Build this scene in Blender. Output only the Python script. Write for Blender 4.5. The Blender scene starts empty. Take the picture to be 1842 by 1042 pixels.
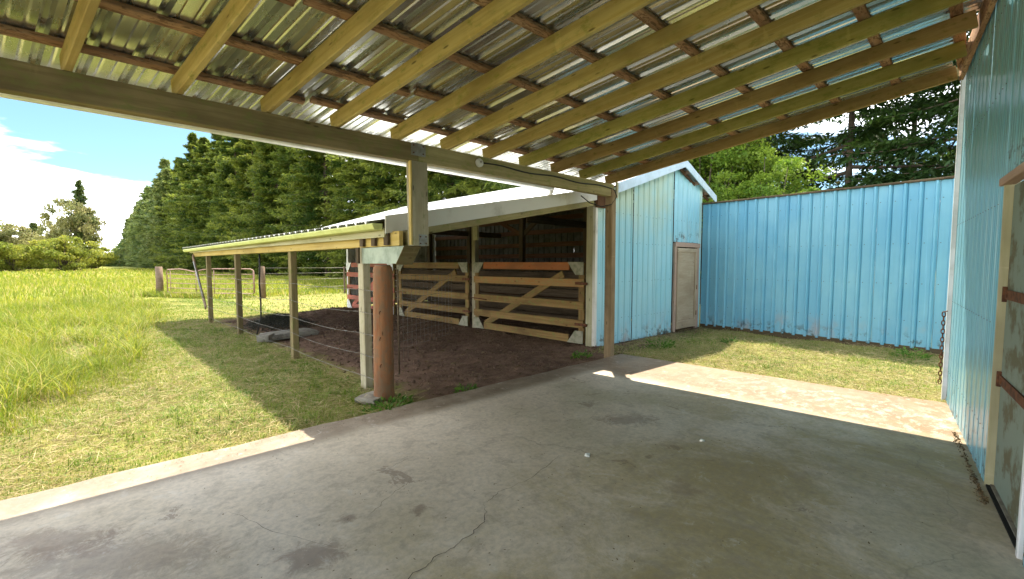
import bpy, math, random
import numpy as np
from mathutils import Vector, Matrix

C = bpy.context.scene.collection
SC = bpy.context.scene
RAD = math.radians
rng = np.random.default_rng(7)
random.seed(7)

# ------------------------------------------------------------------ camera
cam = bpy.data.cameras.new('camera'); camo = bpy.data.objects.new('camera', cam)
C.objects.link(camo); SC.camera = camo
camo.location = (0, 0, 1.5)
camo.rotation_euler = (RAD(90 - 3.474), 0, RAD(44.05 - 90))
cam.sensor_width = 36; cam.lens = 15.014
cam.clip_start = 0.05; cam.clip_end = 3000

# ------------------------------------------------------------------ light
SUN = Vector((0.44, 0.34, 1.0)).normalized()
sun = bpy.data.lights.new('sun', 'SUN'); suno = bpy.data.objects.new('sun', sun)
C.objects.link(suno)
suno.rotation_euler = SUN.to_track_quat('Z', 'Y').to_euler()
sun.energy = 2.4; sun.angle = RAD(0.53); sun.color = (1.0, 0.91, 0.77)
W = bpy.data.worlds.new('World'); SC.world = W; W.use_nodes = True
wn = W.node_tree.nodes; wl = W.node_tree.links
bg = wn['Background']; bg.inputs[1].default_value = 0.05
sky = wn.new('ShaderNodeTexSky'); sky.sky_type = 'NISHITA'; sky.sun_disc = False
sky.sun_elevation = math.asin(SUN.z); sky.sun_rotation = math.atan2(SUN.x, SUN.y)
sky.air_density = 1.0; sky.dust_density = 1.0; sky.ozone_density = 1.2
tc = wn.new('ShaderNodeTexCoord')
sepw = wn.new('ShaderNodeSeparateXYZ'); wl.new(tc.outputs['Generated'], sepw.inputs[0])
CLOUD_OFFSET = (2.37, 4.81, 2.64)
mp = wn.new('ShaderNodeMapping'); mp.inputs['Scale'].default_value = (1, 1, 3.2)
wl.new(tc.outputs['Generated'], mp.inputs[0])
nz = wn.new('ShaderNodeTexNoise'); nz.inputs['Scale'].default_value = 2.6; nz.inputs['Detail'].default_value = 8
nz.inputs['Roughness'].default_value = 0.6
wl.new(mp.outputs[0], nz.inputs['Vector'])
m1 = wn.new('ShaderNodeMath'); m1.operation = 'MULTIPLY_ADD'
wl.new(nz.outputs['Fac'], m1.inputs[0]); m1.inputs[1].default_value = -0.16
wl.new(sepw.outputs['Z'], m1.inputs[2])
mr = wn.new('ShaderNodeMapRange'); mr.interpolation_type = 'SMOOTHSTEP'
mr.inputs['From Min'].default_value = 0.065; mr.inputs['From Max'].default_value = 0.01
mr.inputs['To Min'].default_value = 0.0; mr.inputs['To Max'].default_value = 0.88
wl.new(m1.outputs[0], mr.inputs['Value'])
mx = wn.new('ShaderNodeMix'); mx.data_type = 'RGBA'
mx.inputs['B'].default_value = (24, 24, 24, 1)

# broken cumulus added overhead, out of view, to fill the shade: noise on a flat cloud layer (direction / height)
zz = wn.new('ShaderNodeMath'); zz.operation = 'ADD'; wl.new(sepw.outputs['Z'], zz.inputs[0]); zz.inputs[1].default_value = .12
za = wn.new('ShaderNodeMath'); za.operation = 'MAXIMUM'; wl.new(zz.outputs[0], za.inputs[0]); za.inputs[1].default_value = .05
dv = wn.new('ShaderNodeVectorMath'); dv.operation = 'DIVIDE'; wl.new(tc.outputs['Generated'], dv.inputs[0])
cb = wn.new('ShaderNodeCombineXYZ'); [wl.new(za.outputs[0], cb.inputs[i]) for i in range(3)]; wl.new(cb.outputs[0], dv.inputs[1])
cm = wn.new('ShaderNodeMapping'); cm.inputs['Location'].default_value = CLOUD_OFFSET; wl.new(dv.outputs[0], cm.inputs[0])
n2 = wn.new('ShaderNodeTexNoise'); n2.inputs['Scale'].default_value = .85; n2.inputs['Detail'].default_value = 9; n2.inputs['Roughness'].default_value = .55
n2.noise_dimensions = '2D' if False else '3D'; wl.new(cm.outputs[0], n2.inputs['Vector'])
cr = wn.new('ShaderNodeMapRange'); cr.interpolation_type = 'SMOOTHSTEP'
cr.inputs['From Min'].default_value = .47; cr.inputs['From Max'].default_value = .60; cr.inputs['To Max'].default_value = .9
wl.new(n2.outputs['Fac'], cr.inputs['Value'])
mm = wn.new('ShaderNodeMath'); mm.operation = 'MAXIMUM'; wl.new(mr.outputs[0], mm.inputs[0]); wl.new(cr.outputs[0], mm.inputs[1])
wl.new(mm.outputs[0], mx.inputs['Factor']); 
tint = wn.new('ShaderNodeMix'); tint.data_type = 'RGBA'; tint.blend_type = 'MULTIPLY'; tint.inputs['Factor'].default_value = 1
tint.inputs['B'].default_value = (.60, .78, .84, 1); wl.new(sky.outputs[0], tint.inputs['A']); wl.new(tint.outputs['Result'], mx.inputs['A'])
wl.new(mx.outputs['Result'], bg.inputs[0])
SC.view_settings.view_transform = 'Standard'; SC.view_settings.look = 'None'
SC.view_settings.exposure = 2.5; SC.view_settings.gamma = 1.0
SC.view_settings.use_curve_mapping = False
SC.cycles.max_bounces = 8; SC.cycles.diffuse_bounces = 5; SC.cycles.glossy_bounces = 3
SC.cycles.transparent_max_bounces = 8; SC.cycles.transmission_bounces = 3
SC.cycles.use_denoising = True
SC.cycles.sample_clamp_indirect = 6

# ------------------------------------------------------------------ materials
class NT:
    def __init__(s, name):
        s.m = bpy.data.materials.new(name); s.m.use_nodes = True
        s.n = s.m.node_tree.nodes; s.l = s.m.node_tree.links
        s.b = s.n['Principled BSDF']; s.tc = s.n.new('ShaderNodeTexCoord')
        s.oi = s.n.new('ShaderNodeObjectInfo')
    def vec(s, scale=(1, 1, 1), rand=False, loc=(0, 0, 0)):
        mp = s.n.new('ShaderNodeMapping'); mp.inputs['Scale'].default_value = scale
        mp.inputs['Location'].default_value = loc
        s.l.new(s.tc.outputs['Object'], mp.inputs[0])
        if not rand: return mp.outputs[0]
        mu = s.n.new('ShaderNodeMath'); mu.operation = 'MULTIPLY'; mu.inputs[1].default_value = 37.0
        s.l.new(s.oi.outputs['Random'], mu.inputs[0])
        ad = s.n.new('ShaderNodeVectorMath'); ad.operation = 'ADD'
        s.l.new(mp.outputs[0], ad.inputs[0]); s.l.new(mu.outputs[0], ad.inputs[1])
        return ad.outputs[0]
    def noise(s, v, scale=1, detail=5, rough=.6, dist=0):
        t = s.n.new('ShaderNodeTexNoise'); t.inputs['Scale'].default_value = scale
        t.inputs['Detail'].default_value = detail; t.inputs['Roughness'].default_value = rough
        t.inputs['Distortion'].default_value = dist
        s.l.new(v, t.inputs['Vector']); return t.outputs['Fac']
    def voro(s, v, scale=1, feature='F1'):
        t = s.n.new('ShaderNodeTexVoronoi'); t.feature = feature; t.inputs['Scale'].default_value = scale
        s.l.new(v, t.inputs['Vector']); return t.outputs['Distance']
    def rng(s, f, a, b, lo=0.0, hi=1.0):
        t = s.n.new('ShaderNodeMapRange'); t.interpolation_type = 'SMOOTHSTEP'
        for k, x in zip(('From Min', 'From Max', 'To Min', 'To Max'), (a, b, lo, hi)): t.inputs[k].default_value = x
        s.l.new(f, t.inputs['Value']); return t.outputs[0]
    def math(s, op, a, b=None):
        t = s.n.new('ShaderNodeMath'); t.operation = op
        for i, x in enumerate((a, b)):
            if x is None: continue
            if isinstance(x, (int, float)): t.inputs[i].default_value = x
            else: s.l.new(x, t.inputs[i])
        return t.outputs[0]
    def mix(s, f, a, b):
        t = s.n.new('ShaderNodeMix'); t.data_type = 'RGBA'
        for k, x in (('Factor', f), ('A', a), ('B', b)):
            i = t.inputs[k] if k == 'Factor' else [q for q in t.inputs if q.name == k and q.type == 'RGBA'][0]
            if isinstance(x, (int, float)): i.default_value = x
            elif isinstance(x, tuple): i.default_value = (*x, 1)
            else: s.l.new(x, i)
        return [q for q in t.outputs if q.type == 'RGBA'][0]
    def col(s, c):
        if isinstance(c, tuple): s.b.inputs['Base Color'].default_value = (*c, 1)
        else: s.l.new(c, s.b.inputs['Base Color'])
    def bump(s, f, st=.3, d=.01):
        t = s.n.new('ShaderNodeBump'); t.inputs['Strength'].default_value = st; t.inputs['Distance'].default_value = d
        s.l.new(f, t.inputs['Height']); s.l.new(t.outputs[0], s.b.inputs['Normal'])
    def xyz(s):
        t = s.n.new('ShaderNodeSeparateXYZ'); s.l.new(s.tc.outputs['Object'], t.inputs[0]); return t.outputs
    def set(s, **k):
        for a, v in k.items(): s.b.inputs[a.replace('_', ' ')].default_value = v
    def attr(s, name):
        t = s.n.new('ShaderNodeAttribute'); t.attribute_name = name; return t.outputs['Fac']

def wood(name, c1, c2, dark, moss=None, mossamt=.5, rough=.85, bark=False):
    t = NT(name)
    g = t.noise(t.vec((1.2, 26, 26), True), 1, 6, .65, .4)
    big = t.noise(t.vec((1.1, 2.2, 2.2), True), 1, 4, .6)
    c = t.mix(t.rng(g, .40, .60), c1, c2)
    c = t.mix(t.rng(g, .36, .28, 0, .55), c, dark)
    stn = t.noise(t.vec((9, 1.5, 1.5), True), 1, 4, .6)
    c = t.mix(t.rng(stn, .64, .70, 0, .3), c, tuple(min(1, x * 1.5) for x in c2))
    c = t.mix(t.rng(big, .42, .72, 0, .75), c, dark)
    blot = t.noise(t.vec((5, 9, 9), True), 1.6, 6, .7)
    if bark:
        bk = t.noise(t.vec((6, 22, 22), True), 1.5, 5, .7, 1.2)
        c = t.mix(t.rng(bk, .49, .58, 0, .85), c, tuple(x * .35 for x in c1))
    if moss: c = t.mix(t.rng(blot, .62 - mossamt * .3, .8 - mossamt * .2, 0, .85), c, moss)
    kn = t.voro(t.vec((3.2, 11, 11), True), 1.0)
    c = t.mix(t.rng(kn, .13, .05, 0, .75), c, tuple(x * .25 for x in dark))
    mul = t.rng(t.oi.outputs['Random'], 0, 1, .0, .3)
    c = t.mix(mul, c, dark)
    t.col(c); t.set(Roughness=rough); t.b.inputs['Specular IOR Level'].default_value = .2
    t.bump(g, .5, .004); return t.m

def metal_sheet(name, base, rough=.32):
    t = NT(name)
    n = t.noise(t.vec((1.3, 5, 5), True), 1.2, 5, .6)
    c = t.mix(t.rng(n, .3, .75), base, tuple(x * .72 for x in base))
    sp = t.voro(t.vec((40, 40, 40), True), 1)
    c = t.mix(t.rng(sp, .2, .9, 0, .12), c, tuple(x * .8 for x in base))
    st = t.noise(t.vec((.5, 14, 14), True), 1, 4, .7)
    c = t.mix(t.rng(st, .68, .8, 0, .2), c, (.3, .25, .14))
    t.col(c); t.set(Metallic=.92)
    t.l.new(t.rng(n, .3, .8, rough - .03, rough + .10), t.b.inputs['Roughness'])
    t.bump(t.noise(t.vec((1.2, 5, 5), True), 1, 2, .5), .08, .01); return t.m

def painted(name, base, pale, dirt, gy=0, rust_low=True, gloss=.42):
    """painted corrugated steel, local X = up the sheet"""
    t = NT(name)
    st = t.noise(t.vec((.7, 22, 22), True), 1, 5, .65)
    big = t.noise(t.vec((.9, 1.3, 1.3), True), 1, 4, .6)
    c = t.mix(t.rng(big, .35, .7, 0, .7), base, pale)
    c = t.mix(t.rng(st, .52, .78, 0, .45), c, dirt)
    c = t.mix(t.rng(st, .42, .28, 0, .22), c, tuple(min(1, x * 1.5 + .12) for x in base))
    x = t.xyz()[0]
    if gy: c = t.mix(t.math('MULTIPLY', t.rng(x, gy - 1.1, gy + .3), t.rng(big, .3, .6, .15, .6)), c, (.46, .46, .2))
    if rust_low:
        r = t.noise(t.vec((1.6, 2.2, 2.2), True), 1.3, 5, .65)
        f = t.math('MULTIPLY', t.rng(x, .65, .0, 0, .55), t.rng(r, .50, .72))
        c = t.mix(f, c, (.46, .27, .2))
        d = t.noise(t.vec((6, 6, 6), True), 1, 5, .7)
        f = t.math('MULTIPLY', t.rng(x, .35, .0), t.rng(d, .52, .62))
        c = t.mix(f, c, (.06, .06, .045))
    mul = t.rng(t.oi.outputs['Random'], 0, 1, 0, .22)
    c = t.mix(mul, c, pale)
    t.col(c); t.set(Roughness=gloss); t.b.inputs['Specular IOR Level'].default_value = .45
    t.bump(t.noise(t.vec((2, 7, 7), True), 1, 3, .5), .15, .006); return t.m

def simple(name, base, alt=None, rough=.7, metallic=0, scale=6, bump=.2, bd=.004, lo=.4, hi=.65):
    t = NT(name)
    n = t.noise(t.vec((1, 1, 1), True), scale, 6, .65)
    t.col(t.mix(t.rng(n, lo, hi), base, alt) if alt else base)
    t.set(Roughness=rough, Metallic=metallic)
    t.b.inputs['Specular IOR Level'].default_value = .3
    if bump: t.bump(n, bump, bd)
    return t.m

def leafmat(name, a, b, c=None, trans=.35, lo=.2, hi=.8):
    t = NT(name)
    r = t.attr('rnd')
    col = t.mix(t.rng(r, lo, hi), a, b)
    if c: col = t.mix(t.rng(r, .9, .97), col, c)
    big = t.noise(t.vec(), .45, 3, .6)
    col = t.mix(t.rng(big, .4, .7, 0, .45), col, a)
    col = t.mix(t.math('MULTIPLY', t.oi.outputs['Random'], .45 if name.startswith(('conifer', 'distant', 'cedar')) else 0.0), col, a)
    t.col(col); t.set(Roughness=.55); t.b.inputs['Specular IOR Level'].default_value = .25
    tr = t.n.new('ShaderNodeBsdfTranslucent'); t.l.new(col, tr.inputs[0])
    ms = t.n.new('ShaderNodeMixShader'); ms.inputs[0].default_value = trans
    t.l.new(t.b.outputs[0], ms.inputs[1]); t.l.new(tr.outputs[0], ms.inputs[2])
    t.l.new(ms.outputs[0], t.n['Material Output'].inputs[0]); return t.m

M = {}
M['rafter'] = wood('rafter_wood', (.52, .38, .13), (.62, .48, .19), (.28, .20, .07), (.26, .26, .05), .35)
M['rafter_moss'] = wood('mossy_rafter_wood', (.42, .36, .10), (.50, .42, .14), (.22, .20, .05), (.22, .26, .05), .5)
M['rafter_brown'] = wood('brown_rafter_wood', (.38, .25, .10), (.46, .32, .13), (.2, .13, .05), (.16, .15, .03), .3)
M['purlin'] = wood('barked_purlin', (.44, .25, .13), (.56, .36, .2), (.2, .10, .055), bark=True)
M['beam'] = wood('weathered_beam', (.19, .145, .065), (.26, .20, .095), (.10, .075, .035), (.16, .17, .05), .5)
M['beam_pale'] = wood('pale_weathered_beam', (.33, .28, .13), (.42, .35, .17), (.2, .17, .08), (.22, .25, .06), .4)
M['post'] = wood('weathered_post', (.44, .39, .26), (.54, .48, .34), (.2, .17, .1), (.22, .24, .1), .3)
M['post_brown'] = wood('brown_post', (.27, .19, .1), (.36, .26, .15), (.14, .1, .055))
M['yellow_wood'] = wood('yellow_header', (.60, .43, .13), (.68, .52, .2), (.32, .22, .07))
M['fascia_wood'] = wood('pale_fascia_board', (.50, .47, .28), (.58, .54, .36), (.3, .27, .16))
M['gatewood'] = wood('gate_plank', (.24, .145, .052), (.31, .195, .075), (.12, .07, .03), (.20, .21, .06), .5)
M['gateorange'] = wood('orange_painted_plank', (.52, .17, .05), (.45, .16, .06), (.26, .12, .05), (.36, .3, .12), .3)
M['gatebrown'] = wood('orange_brown_plank', (.42, .20, .065), (.38, .23, .09), (.2, .12, .05), (.26, .28, .1), .5)
M['gatered'] = wood('faded_red_plank', (.5, .16, .11), (.42, .14, .1), (.28, .12, .08))
M['darkwood'] = wood('dark_old_wood', (.10, .07, .04), (.14, .10, .06), (.05, .035, .02))
M['redwood'] = wood('red_brown_girt', (.14, .065, .035), (.18, .09, .05), (.08, .04, .02))
M['doorply'] = wood('weathered_plywood', (.42, .33, .23), (.48, .39, .28), (.28, .2, .13), (.3, .3, .2), .2)
M['doorframe'] = wood('door_frame_wood', (.44, .30, .23), (.48, .34, .26), (.3, .2, .16))
M['roundpost'] = wood('round_post_wood', (.34, .135, .06), (.42, .20, .09), (.13, .055, .03), (.24, .17, .10), .75)
M['greypost'] = wood('grey_fence_post', (.20, .14, .095), (.27, .19, .135), (.11, .075, .05))
M['galv'] = metal_sheet('galvanised_sheet', (.74, .76, .72), .24)
M['white_roof'] = simple('pale_roof_metal', (.66, .68, .69), (.50, .52, .52), .4, .25, 3, .1)
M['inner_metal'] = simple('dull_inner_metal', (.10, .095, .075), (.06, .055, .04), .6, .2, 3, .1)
M['stain_roof'] = simple('stained_roof_metal', (.60, .61, .60), (.30, .30, .28), .45, .3, 5, .1, lo=.5, hi=.7)
M['fence_blue'] = painted('blue_steel', (.135, .38, .54), (.23, .49, .60), (.13, .33, .46))
M['gable_blue'] = painted('pale_blue_steel', (.27, .56, .66), (.38, .62, .68), (.36, .50, .46), gy=2.7)
M['shop_green'] = painted('blue_green_steel', (.18, .42, .52), (.28, .50, .56), (.22, .40, .42), rust_low=True, gloss=.24)
M['white_trim'] = simple('white_trim_metal', (.78, .79, .8), (.62, .63, .62), .4, 0, 4, .05)
M['blue_trim'] = simple('pale_blue_trim', (.55, .68, .78), (.46, .58, .66), .45, 0, 4, .05)
M['fascia_white'] = simple('dirty_white_fascia', (.66, .64, .58), (.48, .45, .38), .6, 0, 3, .1, lo=.5, hi=.75)
M['gutter_green'] = simple('lime_white_gutter', (.66, .68, .26), (.56, .58, .2), .45, 0, 3, .05)
M['plate'] = simple('galvanised_plate', (.34, .35, .33), (.24, .22, .18), .5, .6, 8, .1)
M['gusset'] = simple('dirty_white_gusset', (.33, .31, .22), (.20, .20, .12), .6, 0, 9, .1)
M['rust'] = simple('rusty_iron', (.18, .075, .035), (.09, .04, .025), .9, .2, 18, .5)
M['screw'] = simple('screw_head', (.12, .16, .17), None, .6, .3, 5, 0)
M['wire'] = simple('fence_wire', (.26, .25, .22), (.15, .12, .09), .5, .5, 9, 0)
M['tubegate'] = simple('rusty_pink_tube', (.42, .27, .22), (.28, .17, .13), .6, .2, 7, .1)
M['cable'] = simple('black_cable', (.03, .03, .03), None, .6, 0, 5, 0)
M['stone'] = simple('rough_stone', (.27, .25, .20), (.15, .13, .10), .9, 0, 7, .5, .01)
M['debris'] = simple('leaf_litter', (.10, .065, .03), (.2, .15, .08), .95, 0, 9, .4)
M['pale_bits'] = simple('pale_chips', (.75, .74, .68), None, .7, 0, 5, 0)
M['bark'] = simple('tree_bark', (.12, .09, .065), (.07, .055, .04), .95, 0, 6, .6, .03)
M['mint'] = simple('peeling_mint_door', (.22, .27, .22), (.13, .12, .07), .75, 0, 4, .2, lo=.48, hi=.6)
M['boardgreen'] = simple('green_white_header_box', (.42, .48, .38), (.22, .27, .2), .6, 0, 3, .1)
M['gap_shade'] = simple('dark_gap', (.012, .011, .01), None, .9, 0, 5, 0)
M['crack'] = simple('crack_filth', (.07, .06, .05), None, 1, 0, 5, 0)
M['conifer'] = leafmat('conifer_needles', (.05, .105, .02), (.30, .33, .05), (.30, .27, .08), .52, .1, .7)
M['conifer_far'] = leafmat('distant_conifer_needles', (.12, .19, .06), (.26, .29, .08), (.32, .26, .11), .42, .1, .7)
M['cedar'] = leafmat('cedar_foliage', (.03, .07, .016), (.09, .15, .025), (.18, .12, .05), .35)
M['maple'] = leafmat('bright_maple_leaves', (.10, .19, .02), (.24, .33, .035), None, .45)
M['bush'] = leafmat('yellow_green_leaves', (.20, .25, .04), (.38, .38, .06), (.40, .31, .11), .5)
M['pale_leaf'] = leafmat('pale_spring_leaves', (.24, .26, .10), (.38, .35, .15), (.36, .27, .15), .5)
M['tallgrass'] = leafmat('tall_grass_blades', (.15, .22, .02), (.38, .37, .035), (.50, .40, .16), .45)
M['mowngrass'] = leafmat('mown_grass_blades', (.065, .16, .012), (.22, .30, .03), (.42, .36, .14), .35, .1, .6)
M['hay'] = leafmat('dry_clippings', (.34, .27, .13), (.52, .43, .22), None, .3)
M['weed'] = leafmat('weed_leaves', (.07, .16, .02), (.16, .28, .04), None, .4)

def concrete():
    t = NT('old_concrete')
    v = t.vec(); x = t.xyz()
    a = t.noise(v, 1.1, 8, .65, .3)
    fine = t.noise(v, 26, 6, .7)
    c = t.mix(t.rng(a, .35, .7), (.70, .60, .47), (.60, .51, .385))
    # olive algae patches, towards the workshop wall
    al = t.noise(t.vec((1.1, .75, 1), loc=(3.1, 1.7, 0)), 1.05, 9, .72, .5)
    f = t.math('MULTIPLY', t.rng(al, .40, .62), t.rng(x[1], 3.1, 1.0))
    c = t.mix(t.math('MULTIPLY', f, .75), c, (.39, .31, .14))
    al2 = t.noise(t.vec((1, 1, 1), loc=(8, 2, 0)), .8, 5, .6)
    f = t.math('MULTIPLY', t.rng(al2, .45, .65), t.math('MULTIPLY', t.rng(x[0], 2.2, 3.6), t.rng(x[0], 5.4, 4.2)))
    c = t.mix(t.math('MULTIPLY', f, .45), c, (.36, .33, .18))
    # rusty / peeling far strip, its brown deepened from the shadow edge to tame sunlight
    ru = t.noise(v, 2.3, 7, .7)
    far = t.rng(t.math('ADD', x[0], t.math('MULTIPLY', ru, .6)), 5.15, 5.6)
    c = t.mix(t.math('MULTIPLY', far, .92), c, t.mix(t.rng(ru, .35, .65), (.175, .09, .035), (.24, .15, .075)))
    wp = t.noise(t.vec((1, 1.4, 1), loc=(1, 5, 0)), 7, 7, .75)
    f = t.math('MULTIPLY', t.math('MULTIPLY', t.rng(wp, .50, .57), far), t.rng(x[1], 3.2, .6))
    f = t.math('MULTIPLY', f, t.rng(x[0], 6.35, 5.9))
    c = t.mix(f, c, (.38, .31, .23))
    # dirty outer edge strip, darkened in colour to hold back the sunlit band
    ed = t.math('ADD', x[1], t.math('MULTIPLY', x[0], .085))
    f = t.math('MULTIPLY', t.rng(ed, 3.62, 3.85), t.rng(ru, .25, .6, .55, 1))
    c = t.mix(t.math('MULTIPLY', f, .9), c, (.165, .110, .064))
    # dark blots
    bl = t.noise(t.vec((1, 1, 1), loc=(4.4, .6, 0)), 2.0, 8, .75, .6)
    c = t.mix(t.rng(bl, .62, .655, 0, .6), c, (.20, .13, .09))
    # named stains where the photo shows them
    for (sx, sy, r, e, k) in ((.1, 2.9, .36, 2.8, .4), (-.12, 3.3, .24, 2.5, .5), (.8, 2.21, .2, 1.5, .6), (1.07, 2.38, .09, 1, .6), (1.43, 2.16, .1, 1, .6),
                              (3.67, 2.0, .26, 2, .55), (2.78, 1.1, .2, 1, .4), (3.2, 1.0, .6, 1.6, .45), (2.3, .75, .7, 1.3, .45), (1.6, .9, .5, 1.3, .4), (4.3, .25, .7, 1.6, .35)):
        d = t.n.new('ShaderNodeVectorMath'); d.operation = 'LENGTH'
        s1 = t.n.new('ShaderNodeMapping'); s1.vector_type = 'TEXTURE'
        s1.inputs['Location'].default_value = (sx, sy, 0); s1.inputs['Rotation'].default_value = (0, 0, RAD(-42))
        s1.inputs['Scale'].default_value = (r * e, r, 50)
        t.l.new(t.tc.outputs['Object'], s1.inputs[0]); t.l.new(s1.outputs[0], d.inputs[0])
        big = r > .45
        nn = t.noise(v, 3 if big else 9, 9, .82, .8)
        f = t.rng(t.math('ADD', d.outputs['Value'], t.math('MULTIPLY', nn, 2.2)), 2.05 if big else 1.85, 1.35, 0, k)
        c = t.mix(f, c, (.34, .26, .10) if big else (.17, .095, .06))
    # hairline crazing
    cr = t.n.new('ShaderNodeTexVoronoi'); cr.feature = 'DISTANCE_TO_EDGE'; cr.inputs['Scale'].default_value = .9
    nd = t.n.new('ShaderNodeTexNoise'); nd.inputs['Scale'].default_value = 3; nd.inputs['Detail'].default_value = 6
    t.l.new(v, nd.inputs['Vector'])
    ad = t.n.new('ShaderNodeVectorMath'); ad.operation = 'MULTIPLY_ADD'; ad.inputs[1].default_value = (.35, .35, 0)
    t.l.new(nd.outputs['Color'], ad.inputs[0]); t.l.new(v, ad.inputs[2]); t.l.new(ad.outputs[0], cr.inputs['Vector'])
    f = t.math('MULTIPLY', t.rng(cr.outputs['Distance'], .006, .002), t.rng(al2, .52, .66, 0, .3))
    c = t.mix(f, c, (.12, .11, .09))
    c = t.mix(t.rng(fine, .35, .7, 0, .34), c, (.2, .19, .16))
    med = t.noise(t.vec((1, 1, 1), loc=(2, 9, 0)), 5.5, 8, .78, .4)
    c = t.mix(t.rng(med, .50, .62, 0, .42), c, (.30, .25, .19))
    c = t.mix(t.rng(med, .44, .34, 0, .35), c, (.70, .66, .60))
    grit = t.noise(t.vec((1, 1, 1), loc=(5, 5, 1)), 34, 4, .75)
    c = t.mix(t.rng(grit, .66, .70, 0, .55), c, (.16, .12, .085))
    scr = t.noise(t.vec((2.2, 38, 1), loc=(3, 1, 0)), 1, 5, .7, .3)
    c = t.mix(t.rng(scr, .66, .70, 0, .28), c, (.26, .22, .17))
    scr2 = t.noise(t.vec((30, 1.6, 1), loc=(1, 7, 0)), 1, 5, .7, .3)
    c = t.mix(t.rng(scr2, .67, .71, 0, .25), c, (.78, .72, .62))
    sp = t.noise(v, 60, 3, .6)
    c = t.mix(t.rng(sp, .66, .72, 0, .35), c, (.6, .58, .52))
    t.col(c); t.l.new(t.rng(al, .4, .7, .5, .75), t.b.inputs['Roughness'])
    t.b.inputs['Specular IOR Level'].default_value = .4
    
    h = t.math('ADD', t.math('MULTIPLY', fine, .35), t.math('MULTIPLY', a, 1.0))
    t.bump(h, .25, .012); return t.m
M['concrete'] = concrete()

def groundmat():
    t = NT('ground_soil_grass')
    v = t.vec(); x = t.xyz()
    n1 = t.noise(v, .35, 6, .6); n2 = t.noise(v, 5, 7, .7); n3 = t.noise(v, 22, 5, .7)
    g = t.mix(t.rng(n1, .35, .65), (.13, .17, .03), (.23, .23, .05))
    straw = t.mix(t.rng(n2, .35, .65), (.38, .31, .14), (.22, .18, .07))
    c = t.mix(t.rng(n2, .4, .6, .2, .75), g, straw)
    c = t.mix(t.rng(n3, .5, .7, 0, .5), c, (.14, .13, .05))
    # field further off: smoother, brighter grass
    far = t.rng(x[1], 14, 40)
    c = t.mix(t.math('MULTIPLY', far, .8), c, t.mix(t.rng(t.noise(t.vec((1, .25, 1)), .3, 6, .7), .35, .65), (.20, .25, .035), (.34, .31, .08)))
    # trodden soil under the open barn
    edge = t.math('MULTIPLY', t.math('SUBTRACT', n2, .5), .9)
    xa = t.math('ADD', x[0], edge); ya = t.math('ADD', x[1], edge)
    f = t.math('MULTIPLY', t.rng(xa, 2.55, 2.95), t.math('MULTIPLY', t.rng(xa, 10.7, 10.4), t.math('MULTIPLY', t.rng(ya, 3.4, 3.7), t.rng(ya, 14.6, 13.2))))
    so = t.mix(t.rng(n2, .35, .65), (.13, .08, .055), (.22, .14, .095))
    so = t.mix(t.rng(n3, .6, .72, 0, .8), so, (.25, .18, .11))
    c = t.mix(f, c, so)
    t.col(c); t.set(Roughness=.95); t.b.inputs['Specular IOR Level'].default_value = .1
    t.bump(t.math('ADD', n2, t.math('MULTIPLY', n3, .5)), .8, .05); return t.m
M['ground'] = groundmat()

# ------------------------------------------------------------------ helpers
def link(name, me, m=None, parent=None, mat=None):
    o = bpy.data.objects.new(name, me); C.objects.link(o)
    if m and me is not None and not me.materials: me.materials.append(m)
    if mat is not None: o.matrix_world = mat
    if parent is not None:
        o.parent = parent; o.matrix_parent_inverse = Matrix.Translation(-ROOT[parent.name]) if parent.name in ROOT else parent_inv(parent)
    return o
ROOT = {}
def parent_inv(p):
    # p is a part: its world matrix = T(-)*... ; compute explicitly
    mw = p.matrix_basis.copy()
    if p.parent: mw = p.parent.matrix_basis @ p.matrix_parent_inverse @ mw
    return mw.inverted()
def thing(name, label, cat, loc=(0, 0, 0), group=None):
    o = bpy.data.objects.new(name, None); C.objects.link(o); o.location = loc
    o['label'] = label; o['category'] = cat
    if group: o['group'] = group
    ROOT[o.name] = Vector(loc); return o
def tag(o, label, cat, group=None, kind=None):
    if label: o['label'] = label
    if cat: o['category'] = cat
    if group: o['group'] = group
    if kind: o['kind'] = kind
    return o
def mesh(name, vs, fs, smooth=False):
    me = bpy.data.meshes.new(name); me.from_pydata([tuple(v) for v in vs], [], fs); me.update()
    if smooth: me.polygons.foreach_set('use_smooth', [True] * len(me.polygons))
    return me
def np_mesh(name, V, F, rnd=None, k=4):
    """V (n,3), F (m,k) ints"""
    me = bpy.data.meshes.new(name); me.vertices.add(len(V)); me.vertices.foreach_set('co', np.ascontiguousarray(V, dtype=np.float32).ravel())
    m = len(F); me.loops.add(m * k); me.loops.foreach_set('vertex_index', np.ascontiguousarray(F, dtype=np.int32).ravel())
    me.polygons.add(m); me.polygons.foreach_set('loop_start', np.arange(0, m * k, k, dtype=np.int32))
    me.polygons.foreach_set('loop_total', np.full(m, k, dtype=np.int32))
    me.update(calc_edges=True)
    if rnd is not None:
        a = me.attributes.new('rnd', 'FLOAT', 'POINT'); a.data.foreach_set('value', np.ascontiguousarray(rnd, dtype=np.float32))
    return me
def frame(p, q, up=(0, 0, 1)):
    p, q, up = Vector(p), Vector(q), Vector(up)
    x = (q - p).normalized(); y = up.cross(x)
    if y.length < 1e-4: y = Vector((0, 1, 0)).cross(x)
    y.normalize(); z = x.cross(y)
    m = Matrix((x, y, z)).transposed().to_4x4(); m.translation = p; return m, (q - p).length
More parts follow.
